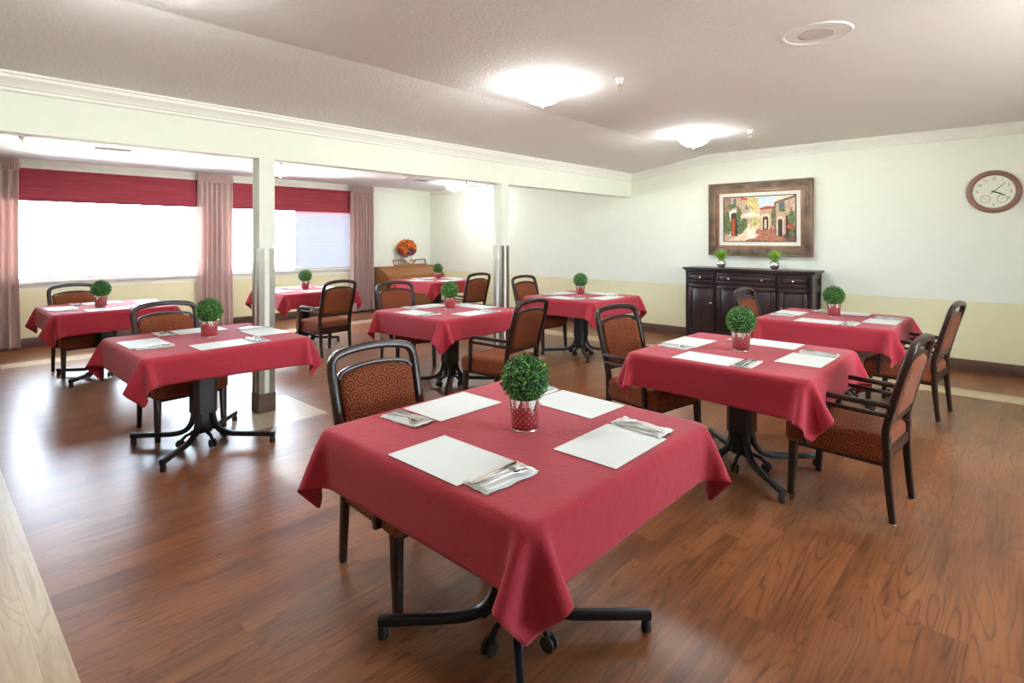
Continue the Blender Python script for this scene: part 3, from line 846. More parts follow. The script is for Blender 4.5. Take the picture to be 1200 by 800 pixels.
def fork():
    bm = new_bm(); blade(bm, [(-.095, .008, .001), (-.09, .0105, .001), (-.04, .006, .002), (.0, .0035, .004), (.03, .0035, .006), (.04, .009, .005), (.052, .0125, .0035), (.058, .0125, .0035)], 0, .002)
    for q in (-1.5, -.5, .5, 1.5): blade2 = [(.057, q * .0066), (.098, q * .0066)]; sweep(bm, [(q * .0066, .057, .0045), (q * .0066, .075, .0038), (q * .0066, .098, .0062)], .0038, .002, seg=4)
    return bm
def spoon():
    bm = new_bm(); blade(bm, [(-.09, .008, .001), (-.085, .0105, .001), (-.04, .006, .002), (.0, .0035, .004), (.035, .0035, .006), (.042, .006, .0055)], 0, .002)
    # bowl
    n = 16; rings = []
    for k, (f, z) in enumerate([(1, .0065), (.8, .0035), (.5, .0018), (0, .001)]):
        if f == 0: rings.append([bm.verts.new((0, .067, z))])
        else: rings.append([bm.verts.new((.0175 * f * math.cos(2 * PI * i / n), .067 + .028 * f * math.sin(2 * PI * i / n), z)) for i in range(n)])
    for a, b in zip(rings, rings[1:]):
        for i in range(n):
            j = (i + 1) % n
            bm.faces.new((a[i], a[j], b[0]) if len(b) == 1 else (a[i], a[j], b[j], b[i]))
    return bm
CUT = []
for nm, f in (('knife', knife), ('fork', fork), ('spoon', spoon)):
    o = obj(nm, f(), 'chrome', recalc=True)
    if nm == 'spoon': mm = o.modifiers.new('s', 'SOLIDIFY'); mm.thickness = .0008
    tag(o, '', nm); CUT.append(o)
used = set()
def put(src, loc, rz, label, group):
    o = src if src.name not in used else src.copy()
    if src.name in used: COL.objects.link(o)
    used.add(o.name); used.add(src.name)
    o.location = loc; o.rotation_euler = (0, 0, rz); o['label'] = label; o['group'] = group
    return o
SIDES = {'far left': (-PI / 2, 0), 'far right': (PI, 1), 'near left': (0, 2), 'near right': (PI / 2, 3)}
rs = random.Random(5)
ZM = ZT + .0048
# offsets measured on the photo for the front table: (along the edge, from the edge)
for i, (k, c, b, words, var, q) in enumerate(TABLES):
    for sname, (rz, si) in SIDES.items():
        jx, jy, jr = rs.uniform(-.03, .03), rs.uniform(-.012, .012), rs.uniform(-.03, .03)
        if k == 'front': jx, jy, jr = {'far left': (.0, .015, 0), 'far right': (.005, .0, -.03), 'near left': (.065, -.005, 0), 'near right': (.065, .005, .02)}[sname]
        if k == 'front' and sname == 'far right': jx = 0
        R = Matrix.Rotation(rz, 2)
        # diner coordinates: x to the diner's right, y towards the table centre; edge at -HT
        def w(x, y): v = R @ Vector((x, y)); return (c[0] + v.x, c[1] + v.y)
        mx, my = -.03 + (jx - .03 if k == 'front' and False else jx) - .02, -HT + .165 + jy
        if k == 'front': mx = {'far left': .0, 'far right': .0, 'near left': .06, 'near right': .08}[sname]
        p = w(mx, my)
        tag_ = f'{sname} place of {words}'
        put(mat0, (p[0], p[1], ZM), rz + jr, 'white scalloped placemat at the ' + tag_, 'placemats laid on the red tables')
        nx = mx + .245 + rs.uniform(-.008, .012); ny = my + rs.uniform(-.02, .01); nr = rz + jr + rs.uniform(-.08, .08)
        if k == 'front' and sname == 'near right': nx -= .03
        p = w(nx, ny)
        put(NAP[(i + si) % 3], (p[0], p[1], ZM + (.0016 if (k == 'front' and sname == 'near right') else 0)), nr, 'white paper napkin at the ' + tag_, 'napkins laid on the red tables')
        zc = ZM + .0092
        for cc, (ox, oy, orr) in zip(CUT, ((-.030, -.005, .05), (-.004, -.004, -.10), (.020, -.010, -.02))):
            orr += rs.uniform(-.06, .06); v = Matrix.Rotation(nr - rz, 2) @ Vector((ox, oy)); p = w(nx + v.x, ny + v.y)
            put(cc, (p[0], p[1], zc + (.002 if cc is CUT[1] else 0)), nr + orr, f'steel {cc["category"]} at the {tag_}', {'knife': 'knives', 'fork': 'forks', 'spoon': 'spoons'}[cc['category']] + ' on the napkins')

# ------------------------------------------------------------------ topiary pots
def topiary():
    e = thing('topiary_pot', '', 'potted plant')
    rt, rb, h = .060, .051, .125
    # pot wrapped in dotted sleeve whose upper edge is torn; tin shows above it
    bm = new_bm(); lathe(bm, [(0, 0), (rb, 0), (rb + .002, .003), (rb, .006), (rt, h), (rt + .003, h + .002), (rt, h + .004), (rt - .004, h), (rt - .004, h - .012), (0, h - .012)], n=40); obj('pot', bm, 'tin', e)
    bm = new_bm(); n = 72; lo = []; hi = []
    uvs = {}
    for i in range(n + 1):
        a = 2 * PI * i / n
        edge = .103 + .014 * math.sin(a * 5 + .6) + .010 * math.sin(a * 11 + 1) 
        col = []
        for f in (0, .25, .5, .75, 1):
            z = .008 + (edge - .008) * f; r = rb + (rt - rb) * z / h + .0022
            v = bm.verts.new((r * math.cos(a), r * math.sin(a), z)); uvs[v] = (a * .056, z); col.append(v)
        lo.append(col)
    lay = bm.loops.layers.uv.new('UVMap')
    for A, B in zip(lo, lo[1:]):
        for j in range(4):
            f = bm.faces.new((A[j], B[j], B[j + 1], A[j + 1]))
            for lp in f.loops: lp[lay].uv = uvs[lp.vert]
    o = obj('dotted_sleeve', bm, 'dots', e, recalc=False); s = o.modifiers.new('s', 'SOLIDIFY'); s.thickness = .0012
    bm = new_bm(); bmesh.ops.create_icosphere(bm, subdivisions=3, radius=.085, matrix=Matrix.Translation((0, 0, h + .075))); obj('moss_core', bm, 'moss', e)
    bm = new_bm(); rnd = random.Random(4); nl = 1700; C = Vector((0, 0, h + .075))
    for i in range(nl):
        zc = 1 - 2 * (i + .5) / nl; a = i * 2.39996; r = math.sqrt(1 - zc * zc)
        d = Vector((r * math.cos(a), r * math.sin(a), zc)); d = (d + Vector([rnd.uniform(-.06, .06) for _ in range(3)])).normalized()
        t = d.cross(Vector((rnd.uniform(-1, 1), rnd.uniform(-1, 1), rnd.uniform(-1, 1)))).normalized()
        ax = (d * rnd.uniform(.25, 1.3) + t).normalized()     # leaf axis
        s = ax.cross(d).normalized(); nn = s.cross(ax).normalized()
        p = C + d * rnd.uniform(.078, .094); l = rnd.uniform(.010, .015); w_ = l * .34
        P = [p, p + ax * l * .35 + s * w_ + nn * .0012, p + ax * l * .75 + s * w_ * .8 + nn * .001, p + ax * l, p + ax * l * .75 - s * w_ * .8 + nn * .001, p + ax * l * .35 - s * w_ + nn * .0012]
        v = [bm.verts.new(q) for q in P]
        bm.faces.new((v[0], v[1], v[2], v[3])); bm.faces.new((v[0], v[3], v[4], v[5]))
    obj('foliage', bm, 'leaf', e, smooth=False, recalc=False)
    return e
tp = topiary()
POTS = [(-1.454, 1.648, 'front'), (-4.604, 1.546, 'left'), (-7.50, 1.41, 'window_left'), (-7.90, 3.98, 'window_mid'), (-4.55, 3.93, 'middle'), (-8.05, 6.66, 'piano'), (-4.368, 6.073, 'back'), (-1.405, 3.795, 'right'), (-1.359, 6.077, 'sideboard')]
wd = {t[0]: t[3] for t in TABLES}
for i, (x, y, k) in enumerate(POTS):
    o = tp if i == 0 else copy_tree(tp)
    o.location = (x, y, ZT + .0035); o.rotation_euler = (0, 0, i * 1.7)
    o['label'] = 'round boxwood topiary in a red polka-dot pot on ' + wd[k]; o['group'] = 'topiary balls on the tables'

# ------------------------------------------------------------------ armchair (faces +X)
PROF = [(0, -.242), (.10, -.232), (.20, -.222), (.36, -.213), (.50, -.215), (.645, -.247), (.80, -.290), (.94, -.330), (1.0, -.345)]
def xb(z):
    for (z0, x0), (z1, x1) in zip(PROF, PROF[1:]):
        if z <= z1:
            t = (z - z0) / (z1 - z0); return x0 + (x1 - x0) * t
    return PROF[-1][1]
def armchair():
    e = thing('dining_armchair', '', 'chair')
    # seat cushion
    def crn(q, h):
        q = q.copy()
        if q.z > 0:
            q.z += .020 * (1 - (q.x / h[0]) ** 2) * (1 - (q.y / h[1]) ** 2)
            if q.x > h[0] * .6: q.z -= .012 * (q.x - h[0] * .6) / (h[0] * .4)
        q.y *= 1 - .10 * (0.5 - .5 * q.x / h[0])
        return q
    bm = new_bm(); rounded_box(bm, (.04, 0, .388), (.255, .268, .074), .036, 8, crn); obj('seat', bm, 'scroll', e, uv=True, angle=180)
    bm = new_bm(); bevelled_box(bm, -.205, .26, -.225, .225, .295, .335, .006, 2); obj('seat_frame', bm, 'chair_wood', e)
    # legs
    for s in (1, -1):
        bm = new_bm(); p = crom([(xb(z), s * (.213 + .010 * z), z) for z in (0.004, .12, .24, .36, .46)], 5)
        sweep(bm, p, .040, .046, rnd=.5, fixed=(0, 1, 0), taper=lambda t: (.8 + .25 * t, .72 + .33 * t)); lg = obj('leg', bm, 'chair_wood', e)
        bm = new_bm(); lathe(bm, [(0, 0), (.015, 0), (.017, .003), (.015, .006), (0, .006)], (xb(0), s * .213, 0), n=16); obj('glide', bm, 'nickel', lg)
    for s in (1, -1):
        bm = new_bm(); sweep(bm, [(.268, s * .236, .004), (.262, s * .235, .10), (.256, s * .234, .22), (.252, s * .233, .33)], .048, .048, rnd=.35, fixed=(0, 1, 0), taper=lambda t: .70 + .32 * t); lg = obj('leg', bm, 'chair_wood', e)
        bm = new_bm(); lathe(bm, [(0, 0), (.014, 0), (.016, .003), (.014, .006), (0, .006)], (.268, s * .236, 0), n=16); obj('glide', bm, 'nickel', lg)
    # back frame: hoop
    zs = [.40, .50, .60, .70, .80, .88]
    left = [(xb(z), .222 + .012 * (z - .4) / .5, z) for z in zs]
    top = [(xb(.925), .226, .925), (xb(.95), .200, .952), (xb(.962), .155, .965), (xb(.975), .08, .975), (xb(.978), 0, .978)]
    P = left + top; P = P + [(x, -y, z) for (x, y, z) in reversed(P[:-1])]
    path = crom(P, 5)
    # in-plane normal: recline plane normal
    nrm = Vector((1, 0, .26)).normalized()
    bm = new_bm(); sweep(bm, path, .040, .040, up=tuple(nrm), rnd=.55); obj('back_frame', bm, 'chair_wood', e)
    # inner arched rail under the slot
    arch = [(.205, .842), (.190, .868), (.15, .884), (.08, .895), (0, .899)]
    A = [(xb(z) + .002, y, z) for (y, z) in arch]; A = A + [(x, -y, z) for (x, y, z) in reversed(A[:-1])]
    bm = new_bm(); sweep(bm, crom(A, 5), .020, .030, up=tuple(nrm)); obj('slot_rail', bm, 'chair_wood', e)
    # lower rail and rear seat rail
    bm = new_bm(); sweep(bm, [(xb(.535), .218, .535), (xb(.535), 0, .535), (xb(.535), -.218, .535)], .032, .030, up=(0, 0, 1)); obj('lower_rail', bm, 'chair_wood', e)
    bm = new_bm(); sweep(bm, [(xb(.37) - .002, .212, .365), (xb(.37) - .002, 0, .365), (xb(.37) - .002, -.212, .365)], .026, .055, up=(0, 0, 1), rnd=.3); obj('seat_rail', bm, 'chair_wood', e)
    # upholstered back panel, arched top, follows the recline
    bm = new_bm(); ny, nz = 14, 16; G = {}
    for side in (1, -1):
        for i in range(ny + 1):
            for j in range(nz + 1):
                u = i / ny * 2 - 1; hw = .204; y = u * hw
                ztop = .848 + .042 * (1 - u * u) ; z0 = .548; t = j / nz; z = z0 + (ztop - z0) * t
                ed = min(1 - abs(u), 1, t * 2 * .9, (1 - t) * 2 * .9); ed = max(0, ed)
                th = .010 + .016 * (1 - (1 - min(1, ed * 4)) ** 2)
                k = (side, i, j)
                G[k] = bm.verts.new((xb(z) + .001 + side * th, y * (1 - .02 * (1 - t)), z))
    for side in (1, -1):
        for i in range(ny):
            for j in range(nz):
                q = (G[side, i, j], G[side, i + 1, j], G[side, i + 1, j + 1], G[side, i, j + 1]); bm.faces.new(q if side == 1 else q[::-1])
    for i in range(ny):
        for j in (0, nz):
            q = (G[1, i, j], G[-1, i, j], G[-1, i + 1, j], G[1, i + 1, j]); bm.faces.new(q if j == 0 else q[::-1])
    for j in range(nz):
        for i in (0, ny):
            q = (G[1, i, j], G[1, i, j + 1], G[-1, i, j + 1], G[-1, i, j]); bm.faces.new(q if i == 0 else q[::-1])
    obj('backrest', bm, 'scroll', e, uv=True, angle=180)
    # arms
    for s in (1, -1):
        bm = new_bm()
        p = crom([(xb(.63) + .004, s * .240, .632), (-.12, s * .256, .636), (.02, s * .268, .640), (.10, s * .272, .640), (.140, s * .274, .630), (.158, s * .276, .600), (.160, s * .276, .54), (.166, s * .276, .44), (.172, s * .274, .335)], 6)
        sweep(bm, p, .034, .030, fixed=(0, 1, 0), rnd=.6); obj('armrest', bm, 'chair_wood', e)
        bm = new_bm(); p = crom([(xb(.59) + .004, s * .240, .578), (-.08, s * .258, .585), (.04, s * .268, .590), (.152, s * .274, .592)], 5)
        sweep(bm, p, .024, .022, fixed=(0, 1, 0), rnd=.6); obj('arm_rail', bm, 'chair_wood', e)
    return e
ch = armchair()
CH = [(-2.108, 1.576, -.053, 'rust scroll-patterned armchair tucked under the left side of the front table'),
      (-.74, 3.777, 3.068, 'dark mahogany armchair facing left at the right-hand table, its whole side in view'),
      (-2.089, 3.798, -.167, 'rust armchair at the left end of the right-hand table, just beyond the front table'),
      (-1.892, 6.079, -.042, 'armchair mostly hidden behind the topiary, in front of the sideboard doors'),
      (-.741, 6.015, 3.033, 'armchair seen from its side at the right end of the back right table'),
      (-5.012, 1.46, .04, 'armchair pushed behind the left table in front of the near pillar, only its back showing'),
      (-7.955, 1.32, .087, 'armchair at the far left window table, backed against the window'),
      (-6.809, 3.715, 3.225, 'armchair seen from behind at the window table right of the near pillar'),
      (-5.45, 4.02, -.19, 'armchair on the window side of the middle table, its back facing the room'),
      (-3.534, 3.702, 3.246, 'armchair seen from behind at the right side of the middle table'),
      (-6.582, 6.006, 3.127, 'armchair seen from behind beside the far table by the piano'),
      (-5.025, 6.02, -.048, 'armchair on the left side of the table near the bare back wall')]
for i, (x, y, r, lb) in enumerate(CH):
    o = ch if i == 0 else copy_tree(ch)
    o.location = (x, y, 0); o.rotation_euler = (0, 0, r); o['label'] = lb; o['group'] = 'armchairs at the dining tables'

# ------------------------------------------------------------------ sideboard
SX0, SX1, SY0, SY1, SZ = -3.70, -1.985, 7.80, 8.225, 1.105
e = thing('sideboard', 'dark espresso sideboard with three drawers and panelled doors against the back wall', 'sideboard', (0, 0, 0))
bm = new_bm()
bx(bm, SX0 + .02, SX1 - .02, SY0 + .025, SY1, .09, SZ - .045)
for x0, x1 in ((SX0, SX0 + .05), (SX1 - .05, SX1)):
    for y0, y1 in ((SY0 + .005, SY0 + .055), (SY1 - .05, SY1)): bevelled_box(bm, x0, x1, y0, y1, 0, SZ - .045, .004, 1)
cols = [(-3.65, -3.27), (-3.225, -2.425), (-2.38, -2.035)]
for x in (-3.2475, -2.4025): bevelled_box(bm, x - .022, x + .022, SY0 + .008, SY0 + .04, .09, SZ - .045, .003, 1)
bevelled_box(bm, SX0 + .05, SX1 - .05, SY0 + .008, SY0 + .04, .09, .15, .003, 1)
bevelled_box(bm, SX0 + .05, SX1 - .05, SY0 + .008, SY0 + .04, .862, .890, .003, 1)
bevelled_box(bm, SX0 + .05, SX1 - .05, SY0 + .008, SY0 + .04, 1.035, SZ - .045, .003, 1)
# side panel rails
for z0, z1 in ((.09, .16), (.82, .90), (1.0, 1.06)): bevelled_box(bm, SX1 - .022, SX1 - .006, SY0 + .05, SY1 - .045, z0, z1, .003, 1)
obj('carcass', bm, 'sideboard', e)
bm = new_bm(); bevelled_box(bm, SX0 - .035, SX1 + .035, SY0 - .03, SY1 + .01, SZ - .028, SZ, .008, 3); bevelled_box(bm, SX0 - .018, SX1 + .018, SY0 - .012, SY1 + .005, SZ - .046, SZ - .028, .006, 2); obj('top', bm, 'sideboard', e)
def panel_front(nm, x0, x1, z0, z1, kn, raised=.012):
    bm = new_bm(); bevelled_box(bm, x0, x1, SY0 + .0, SY0 + .03, z0, z1, .003, 1)
    t = .05 if nm == 'door' else .022
    # proud frame with recessed field
    for a in ((x0, x1, z0, z0 + t), (x0, x1, z1 - t, z1), (x0, x0 + t, z0 + t, z1 - t), (x1 - t, x1, z0 + t, z1 - t)):
        bevelled_box(bm, a[0], a[1], SY0 - .014, SY0 + .004, a[2], a[3], .004, 2)
    bevelled_box(bm, x0 + t + .012, x1 - t - .012, SY0 - .006, SY0 + .002, z0 + t + .012, z1 - t - .012, .004, 2)
    d = obj(nm, bm, 'sideboard', e)
    for (kx, kz) in kn:
        bm = new_bm(); lathe(bm, [(0, 0), (.008, 0), (.006, .010), (.008, .016), (.016, .022), (.015, .029), (0, .033)], n=18)
        bmesh.ops.transform(bm, matrix=Matrix.Translation((kx, SY0 - .006, kz)) @ Matrix.Rotation(PI / 2, 4, 'X'), verts=bm.verts[:])
        o = obj('knob', bm, 'brass', d); o['label'] = 'pale brass knob'
panel_front('drawer', -3.645, -3.275, .895, 1.03, [(-3.46, .962)])
panel_front('drawer', -3.22, -2.43, .895, 1.03, [(-3.05, .962), (-2.60, .962)])
panel_front('drawer', -2.375, -2.04, .895, 1.03, [(-2.21, .962)])
panel_front('door', -3.645, -3.275, .155, .858, [(-3.30, .60)])
panel_front('door', -3.22, -2.828, .155, .858, [(-2.855, .60)])
panel_front('door', -2.822, -2.43, .155, .858, [(-2.795, .60)])
panel_front('door', -2.375, -2.04, .155, .858, [(-2.35, .60)])
# silver vases with grass
def grass_pot():
    e = thing('grass_pot', '', 'potted plant')
    bm = new_bm(); lathe(bm, [(0, 0), (.036, 0), (.040, .006), (.058, .030), (.066, .058), (.060, .085), (.045, .104), (.040, .110), (.036, .106), (0, .10)], n=32); obj('vase', bm, 'chrome', e)
    bm = new_bm(); rnd = random.Random(9)
    for i in range(230):
        a = rnd.uniform(0, 2 * PI); r0 = rnd.uniform(0, .03); lean = rnd.uniform(.01, .15) * (1 if i % 3 else 1.25); hgt = rnd.uniform(.13, .20) - lean * .35
        b0 = Vector((r0 * math.cos(a), r0 * math.sin(a), .098)); d = Vector((math.cos(a + rnd.uniform(-.4, .4)), math.sin(a + rnd.uniform(-.4, .4)), 0)); s = Vector((-d.y, d.x, 0)) * .0045
        p1 = b0 + d * lean * .3 + Vector((0, 0, hgt * .55)); p2 = b0 + d * lean + Vector((0, 0, hgt))
        v = [bm.verts.new(q) for q in (b0 - s, b0 + s, p1 + s * .9, p2, p1 - s * .9)]
        bm.faces.new((v[0], v[1], v[2], v[4])); bm.faces.new((v[4], v[2], v[3]))
    obj('grass_tuft', bm, 'grass', e, smooth=False, recalc=False)
    return e
g = grass_pot(); g.location = (-3.235, 7.975, SZ); g['label'] = 'tuft of green grass in a silver ball vase at the left of the sideboard top'; g['group'] = 'silver grass vases on the sideboard'
dup(g, (-2.50, 7.975, SZ), 1.3, 'tuft of green grass in a silver ball vase towards the right of the sideboard top')

# ------------------------------------------------------------------ painting
PX0, PX1, PZ0, PZ1 = -3.515, -2.085, 1.275, 2.345
def ring(bm, x0, x1, z0, z1, w, y0, y1, mi=0, bev=.004):
    for a in ((x0, x1, z0, z0 + w), (x0, x1, z1 - w, z1), (x0, x0 + w, z0 + w, z1 - w), (x1 - w, x1, z0 + w, z1 - w)):
        bevelled_box(bm, a[0], a[1], y0, y1, a[2], a[3], bev, 2)
e = thing('framed_painting', 'large courtyard painting in a wide carved bronze frame above the sideboard', 'painting', ((PX0 + PX1) / 2, YB, (PZ0 + PZ1) / 2))
hx, hz = (PX1 - PX0) / 2, (PZ1 - PZ0) / 2
bm = new_bm(); ring(bm, -hx, hx, -hz, hz, .022, -.075, -.002, bev=.006); ring(bm, -hx + .09, hx - .09, -hz + .09, hz - .09, .018, -.062, -.01); obj('outer_moulding', bm, 'frame_bronze', e)
bm = new_bm(); ring(bm, -hx + .02, hx - .02, -hz + .02, hz - .02, .075, -.055, -.004, bev=.012)
# carved scrolls along the frame
def scroll(bm, cx, cz, ang, r=.024):
    pts = []
    for i in range(14):
        t = i / 13; rr = r * (1 - .75 * t); a = ang + t * 1.6 * 2 * PI
        pts.append((cx + rr * math.cos(a), -.057 - .004 * t, cz + rr * math.sin(a)))
    sweep(bm, pts, .008, .010, up=(0, 1, 0), seg=3)
k = 0
for i in range(24):
    x = -hx + .058 + (2 * hx - .116) * i / 23
    for z in (-hz + .058, hz - .058): scroll(bm, x, z, k * 2.1); k += 1
for i in range(1, 17):
    z = -hz + .058 + (2 * hz - .116) * i / 17
    for x in (-hx + .058, hx - .058): scroll(bm, x, z, k * 2.1); k += 1
obj('carved_frame', bm, 'frame_gold', e)
bm = new_bm(); ring(bm, -hx + .107, hx - .107, -hz + .107, hz - .107, .045, -.045, -.008); obj('inner_moulding', bm, 'frame_bronze', e)
bm = new_bm(); bx(bm, -hx + .14, hx - .14, -.022, -.01, -hz + .14, hz - .14); obj('mat_board', bm, 'mat_board', e, smooth=False)
bm = new_bm(); IX, IZ = hx - .222, hz - .215
ring(bm, -IX - .012, IX + .012, -IZ - .012, IZ + .012, .014, -.029, -.02, bev=.002); obj('inner_lip', bm, 'p_dark', e)
# the picture itself: flat paint layers
pm = ['p_sky', 'p_stone', 'p_stone2', 'p_cream', 'p_red', 'p_green', 'p_yel', 'p_dark', 'p_path', 'p_white', 'p_blue', 'p_brown']; mi_ = {n: i for i, n in enumerate(pm)}
bm = new_bm(); layer = [0]
def T(u, v): return (-IX + 2 * IX * u, IZ - 2 * IZ * v)    # u right, v down, 0..1
def shape(mname, pts):
    layer[0] += 1; y = -.0225 - layer[0] * .00006
    vs = [bm.verts.new((T(u, v)[0], y, T(u, v)[1])) for u, v in pts]
    f = bm.faces.new(vs); f.normal_update()
    if f.normal.y > 0: f.normal_flip()
    f.material_index = mi_[mname]
def blob(mname, u, v, ru, rv, n=13, seed=0):
    r = random.Random(seed + int(u * 1000)); shape(mname, [(min(1, max(0, u + ru * (1 + r.uniform(-.35, .2)) * math.cos(2 * PI * i / n))), min(1, max(0, v + rv * (1 + r.uniform(-.35, .2)) * math.sin(2 * PI * i / n)))) for i in range(n)])
def arch_(mname, u, v0, v1, w): shape(mname, [(u - w, v1), (u - w, v0 + w * .8)] + [(u - w * math.cos(a), v0 + w * .9 - w * 1.2 * math.sin(a)) for a in [PI * k / 8 for k in range(1, 8)]] + [(u + w, v0 + w * .8), (u + w, v1)])
shape('p_cream', [(0, 0), (1, 0), (1, 1), (0, 1)])
shape('p_sky', [(.38, 0), (.78, 0), (.70, .22), (.5, .26), (.38, .2)])
shape('p_path', [(.25, 1), (.52, .70), (.72, .70), (1, 1)]); shape('p_cream', [(.12, 1), (.40, .82), (.52, .86), (.30, 1)])
shape('p_stone', [(0, 0), (.30, 0), (.30, .80), (.12, .95), (0, 1)]); shape('p_stone2', [(0, 0), (.10, 0), (.12, .35), (0, .45)])
shape('p_stone', [(.26, .0), (.38, .06), (.38, .60), (.26, .66)]); shape('p_red', [(.24, .0), (.40, .03), (.39, .08), (.26, .06)])
shape('p_stone', [(.52, .28), (.72, .25), (.72, .74), (.52, .74)]); shape('p_red', [(.52, .26), (.62, .22), (.72, .23), (.72, .28), (.52, .30)])
shape('p_brown', [(.72, .14), (1, .0), (1, 1), (.90, 1), (.72, .78)]); shape('p_stone', [(.74, .18), (1, .05), (1, .85), (.86, .85), (.74, .72)])
for (u, v) in ((.16, .09), (.34, .2), (.80, .22), (.84, .2)): shape('p_blue', [(u - .02, v - .06), (u + .02, v - .07), (u + .02, v + .08), (u - .02, v + .08)])
arch_('p_white', .155, .30, .88, .075); arch_('p_dark', .155, .36, .88, .052); shape('p_red', [(.115, .50), (.165, .48), (.165, .86), (.115, .88)])
arch_('p_cream', .60, .40, .74, .062); arch_('p_dark', .60, .46, .74, .040); shape('p_cream', [(.585, .52), (.615, .52), (.615, .72), (.585, .72)])
arch_('p_cream', .80, .46, .88, .045); arch_('p_dark', .80, .52, .90, .030); arch_('p_dark', .90, .44, .90, .028)
for j, (u, v, a, b_, mm) in enumerate([(.05, .62, .06, .28, 'p_green'), (.22, .42, .04, .22, 'p_green'), (.24, .68, .05, .18, 'p_green'), (.42, .12, .09, .16, 'p_yel'), (.46, .22, .06, .12, 'p_yel'), (.30, .60, .05, .16, 'p_green'), (.70, .45, .025, .26, 'p_green'), (.95, .52, .05, .22, 'p_green'), (.96, .78, .05, .14, 'p_green'), (.45, .50, .08, .18, 'p_yel'), (.12, .20, .08, .06, 'p_green'), (.83, .32, .05, .04, 'p_green'), (.93, .68, .05, .05, 'p_red'), (.68, .72, .02, .04, 'p_red')]):
    blob(mm, u, v, a, b_, 15, j)
shape('p_brown', [(.392, .42), (.400, .42), (.402, .74), (.394, .74)])
shape('p_white', [(.24, .44), (.30, .38), (.40, .34), (.50, .39), (.55, .45), (.47, .42), (.40, .45), (.32, .42)]); shape('p_cream', [(.24, .44), (.32, .42), (.40, .45), (.47, .42), (.55, .45), (.53, .49), (.40, .47), (.27, .48)])
shape('p_white', [(.32, .74), (.38, .71), (.46, .73), (.47, .92), (.40, .95), (.34, .92)]); shape('p_cream', [(.30, .76), (.33, .74), (.34, .92), (.31, .88)])
blob('p_yel', .43, .60, .05, .08, 11, 3)
obj('picture', bm, pm, e, smooth=False, recalc=False)

# ------------------------------------------------------------------ clock
e = thing('wall_clock', 'round brown wall clock with cream face high on the back wall at right', 'clock', (-.252, YB, 2.052))
def yrot(bm): bmesh.ops.transform(bm, matrix=Matrix.Rotation(PI / 2, 4, 'X'), verts=bm.verts[:])
bm = new_bm(); lathe(bm, [(.183, .0), (.238, .0), (.240, .012), (.236, .030), (.222, .044), (.205, .046), (.192, .036), (.185, .024), (.183, .018)], n=64); yrot(bm); obj('clock_rim', bm, 'clock_wood', e)
bm = new_bm(); lathe(bm, [(0, .016), (.186, .016), (.186, .004), (0, .004)], n=64); yrot(bm); obj('clock_face', bm, 'clock_face', e, angle=30)
RXM = Matrix.Rotation(PI / 2, 4, 'X')
bm = new_bm()
for n_ in (12, 1, 2, 3, 4, 6, 8, 9, 10, 11):
    if n_ in (8,): continue
    a = math.radians(90 - 30 * n_); r = .145
    text_into(bm, str(n_), .044, Matrix.Translation((r * math.cos(a), -.0175, r * math.sin(a))) @ RXM)
for k in range(60):
    a = 2 * PI * k / 60; r0 = .172; r1 = .178
    if True:
        c_, s_ = math.cos(a), math.sin(a)
        v = [bm.verts.new(p) for p in ((r0 * c_ - .0008 * s_, -.0168, r0 * s_ + .0008 * c_), (r1 * c_ - .0008 * s_, -.0168, r1 * s_ + .0008 * c_), (r1 * c_ + .0008 * s_, -.0168, r1 * s_ - .0008 * c_), (r0 * c_ + .0008 * s_, -.0168, r0 * s_ - .0008 * c_))]
        bm.faces.new(v)
obj('numerals', bm, 'ink_soft', e, smooth=False)
for (dx, dz, a) in ((-.072, -.082, 2.4), (.072, -.082, 1.0)):
    bm = new_bm(); lathe(bm, [(.040, .0165), (.042, .019), (.044, .0165)], n=32)
    bmesh.ops.transform(bm, matrix=Matrix.Translation((dx, 0, dz)) @ RXM, verts=bm.verts[:])
    d = obj('sub_dial', bm, 'ink_soft', e)
    bm = new_bm(); c0 = Vector((dx, -.020, dz)); t = Vector((math.cos(a), 0, math.sin(a))); sweep(bm, [c0 - t * .014, c0, c0 + t * .032], .003, .002, up=(0, 1, 0), seg=3); obj('pointer', bm, 'ink', d)
def hand(nm, deg, l, w, tail, y):
    a = math.radians(90 - deg); t = Vector((math.cos(a), 0, math.sin(a))); c0 = Vector((0, y, 0))
    bm = new_bm(); sweep(bm, [c0 - t * tail, c0, c0 + t * l * .6, c0 + t * l], w, .002, up=(0, 1, 0), seg=3, taper=lambda s: (1 if s < .7 else .45, 1)); obj(nm, bm, 'ink', e)
hand('hour_hand', 113, .105, .014, .02, -.022); hand('minute_hand', 45, .150, .007, .03, -.025); hand('second_hand', 228, .06, .003, .03, -.028)
bm = new_bm(); lathe(bm, [(0, .02), (.009, .02), (.009, .031), (0, .032)], n=16); yrot(bm); obj('centre_cap', bm, 'ink', e)

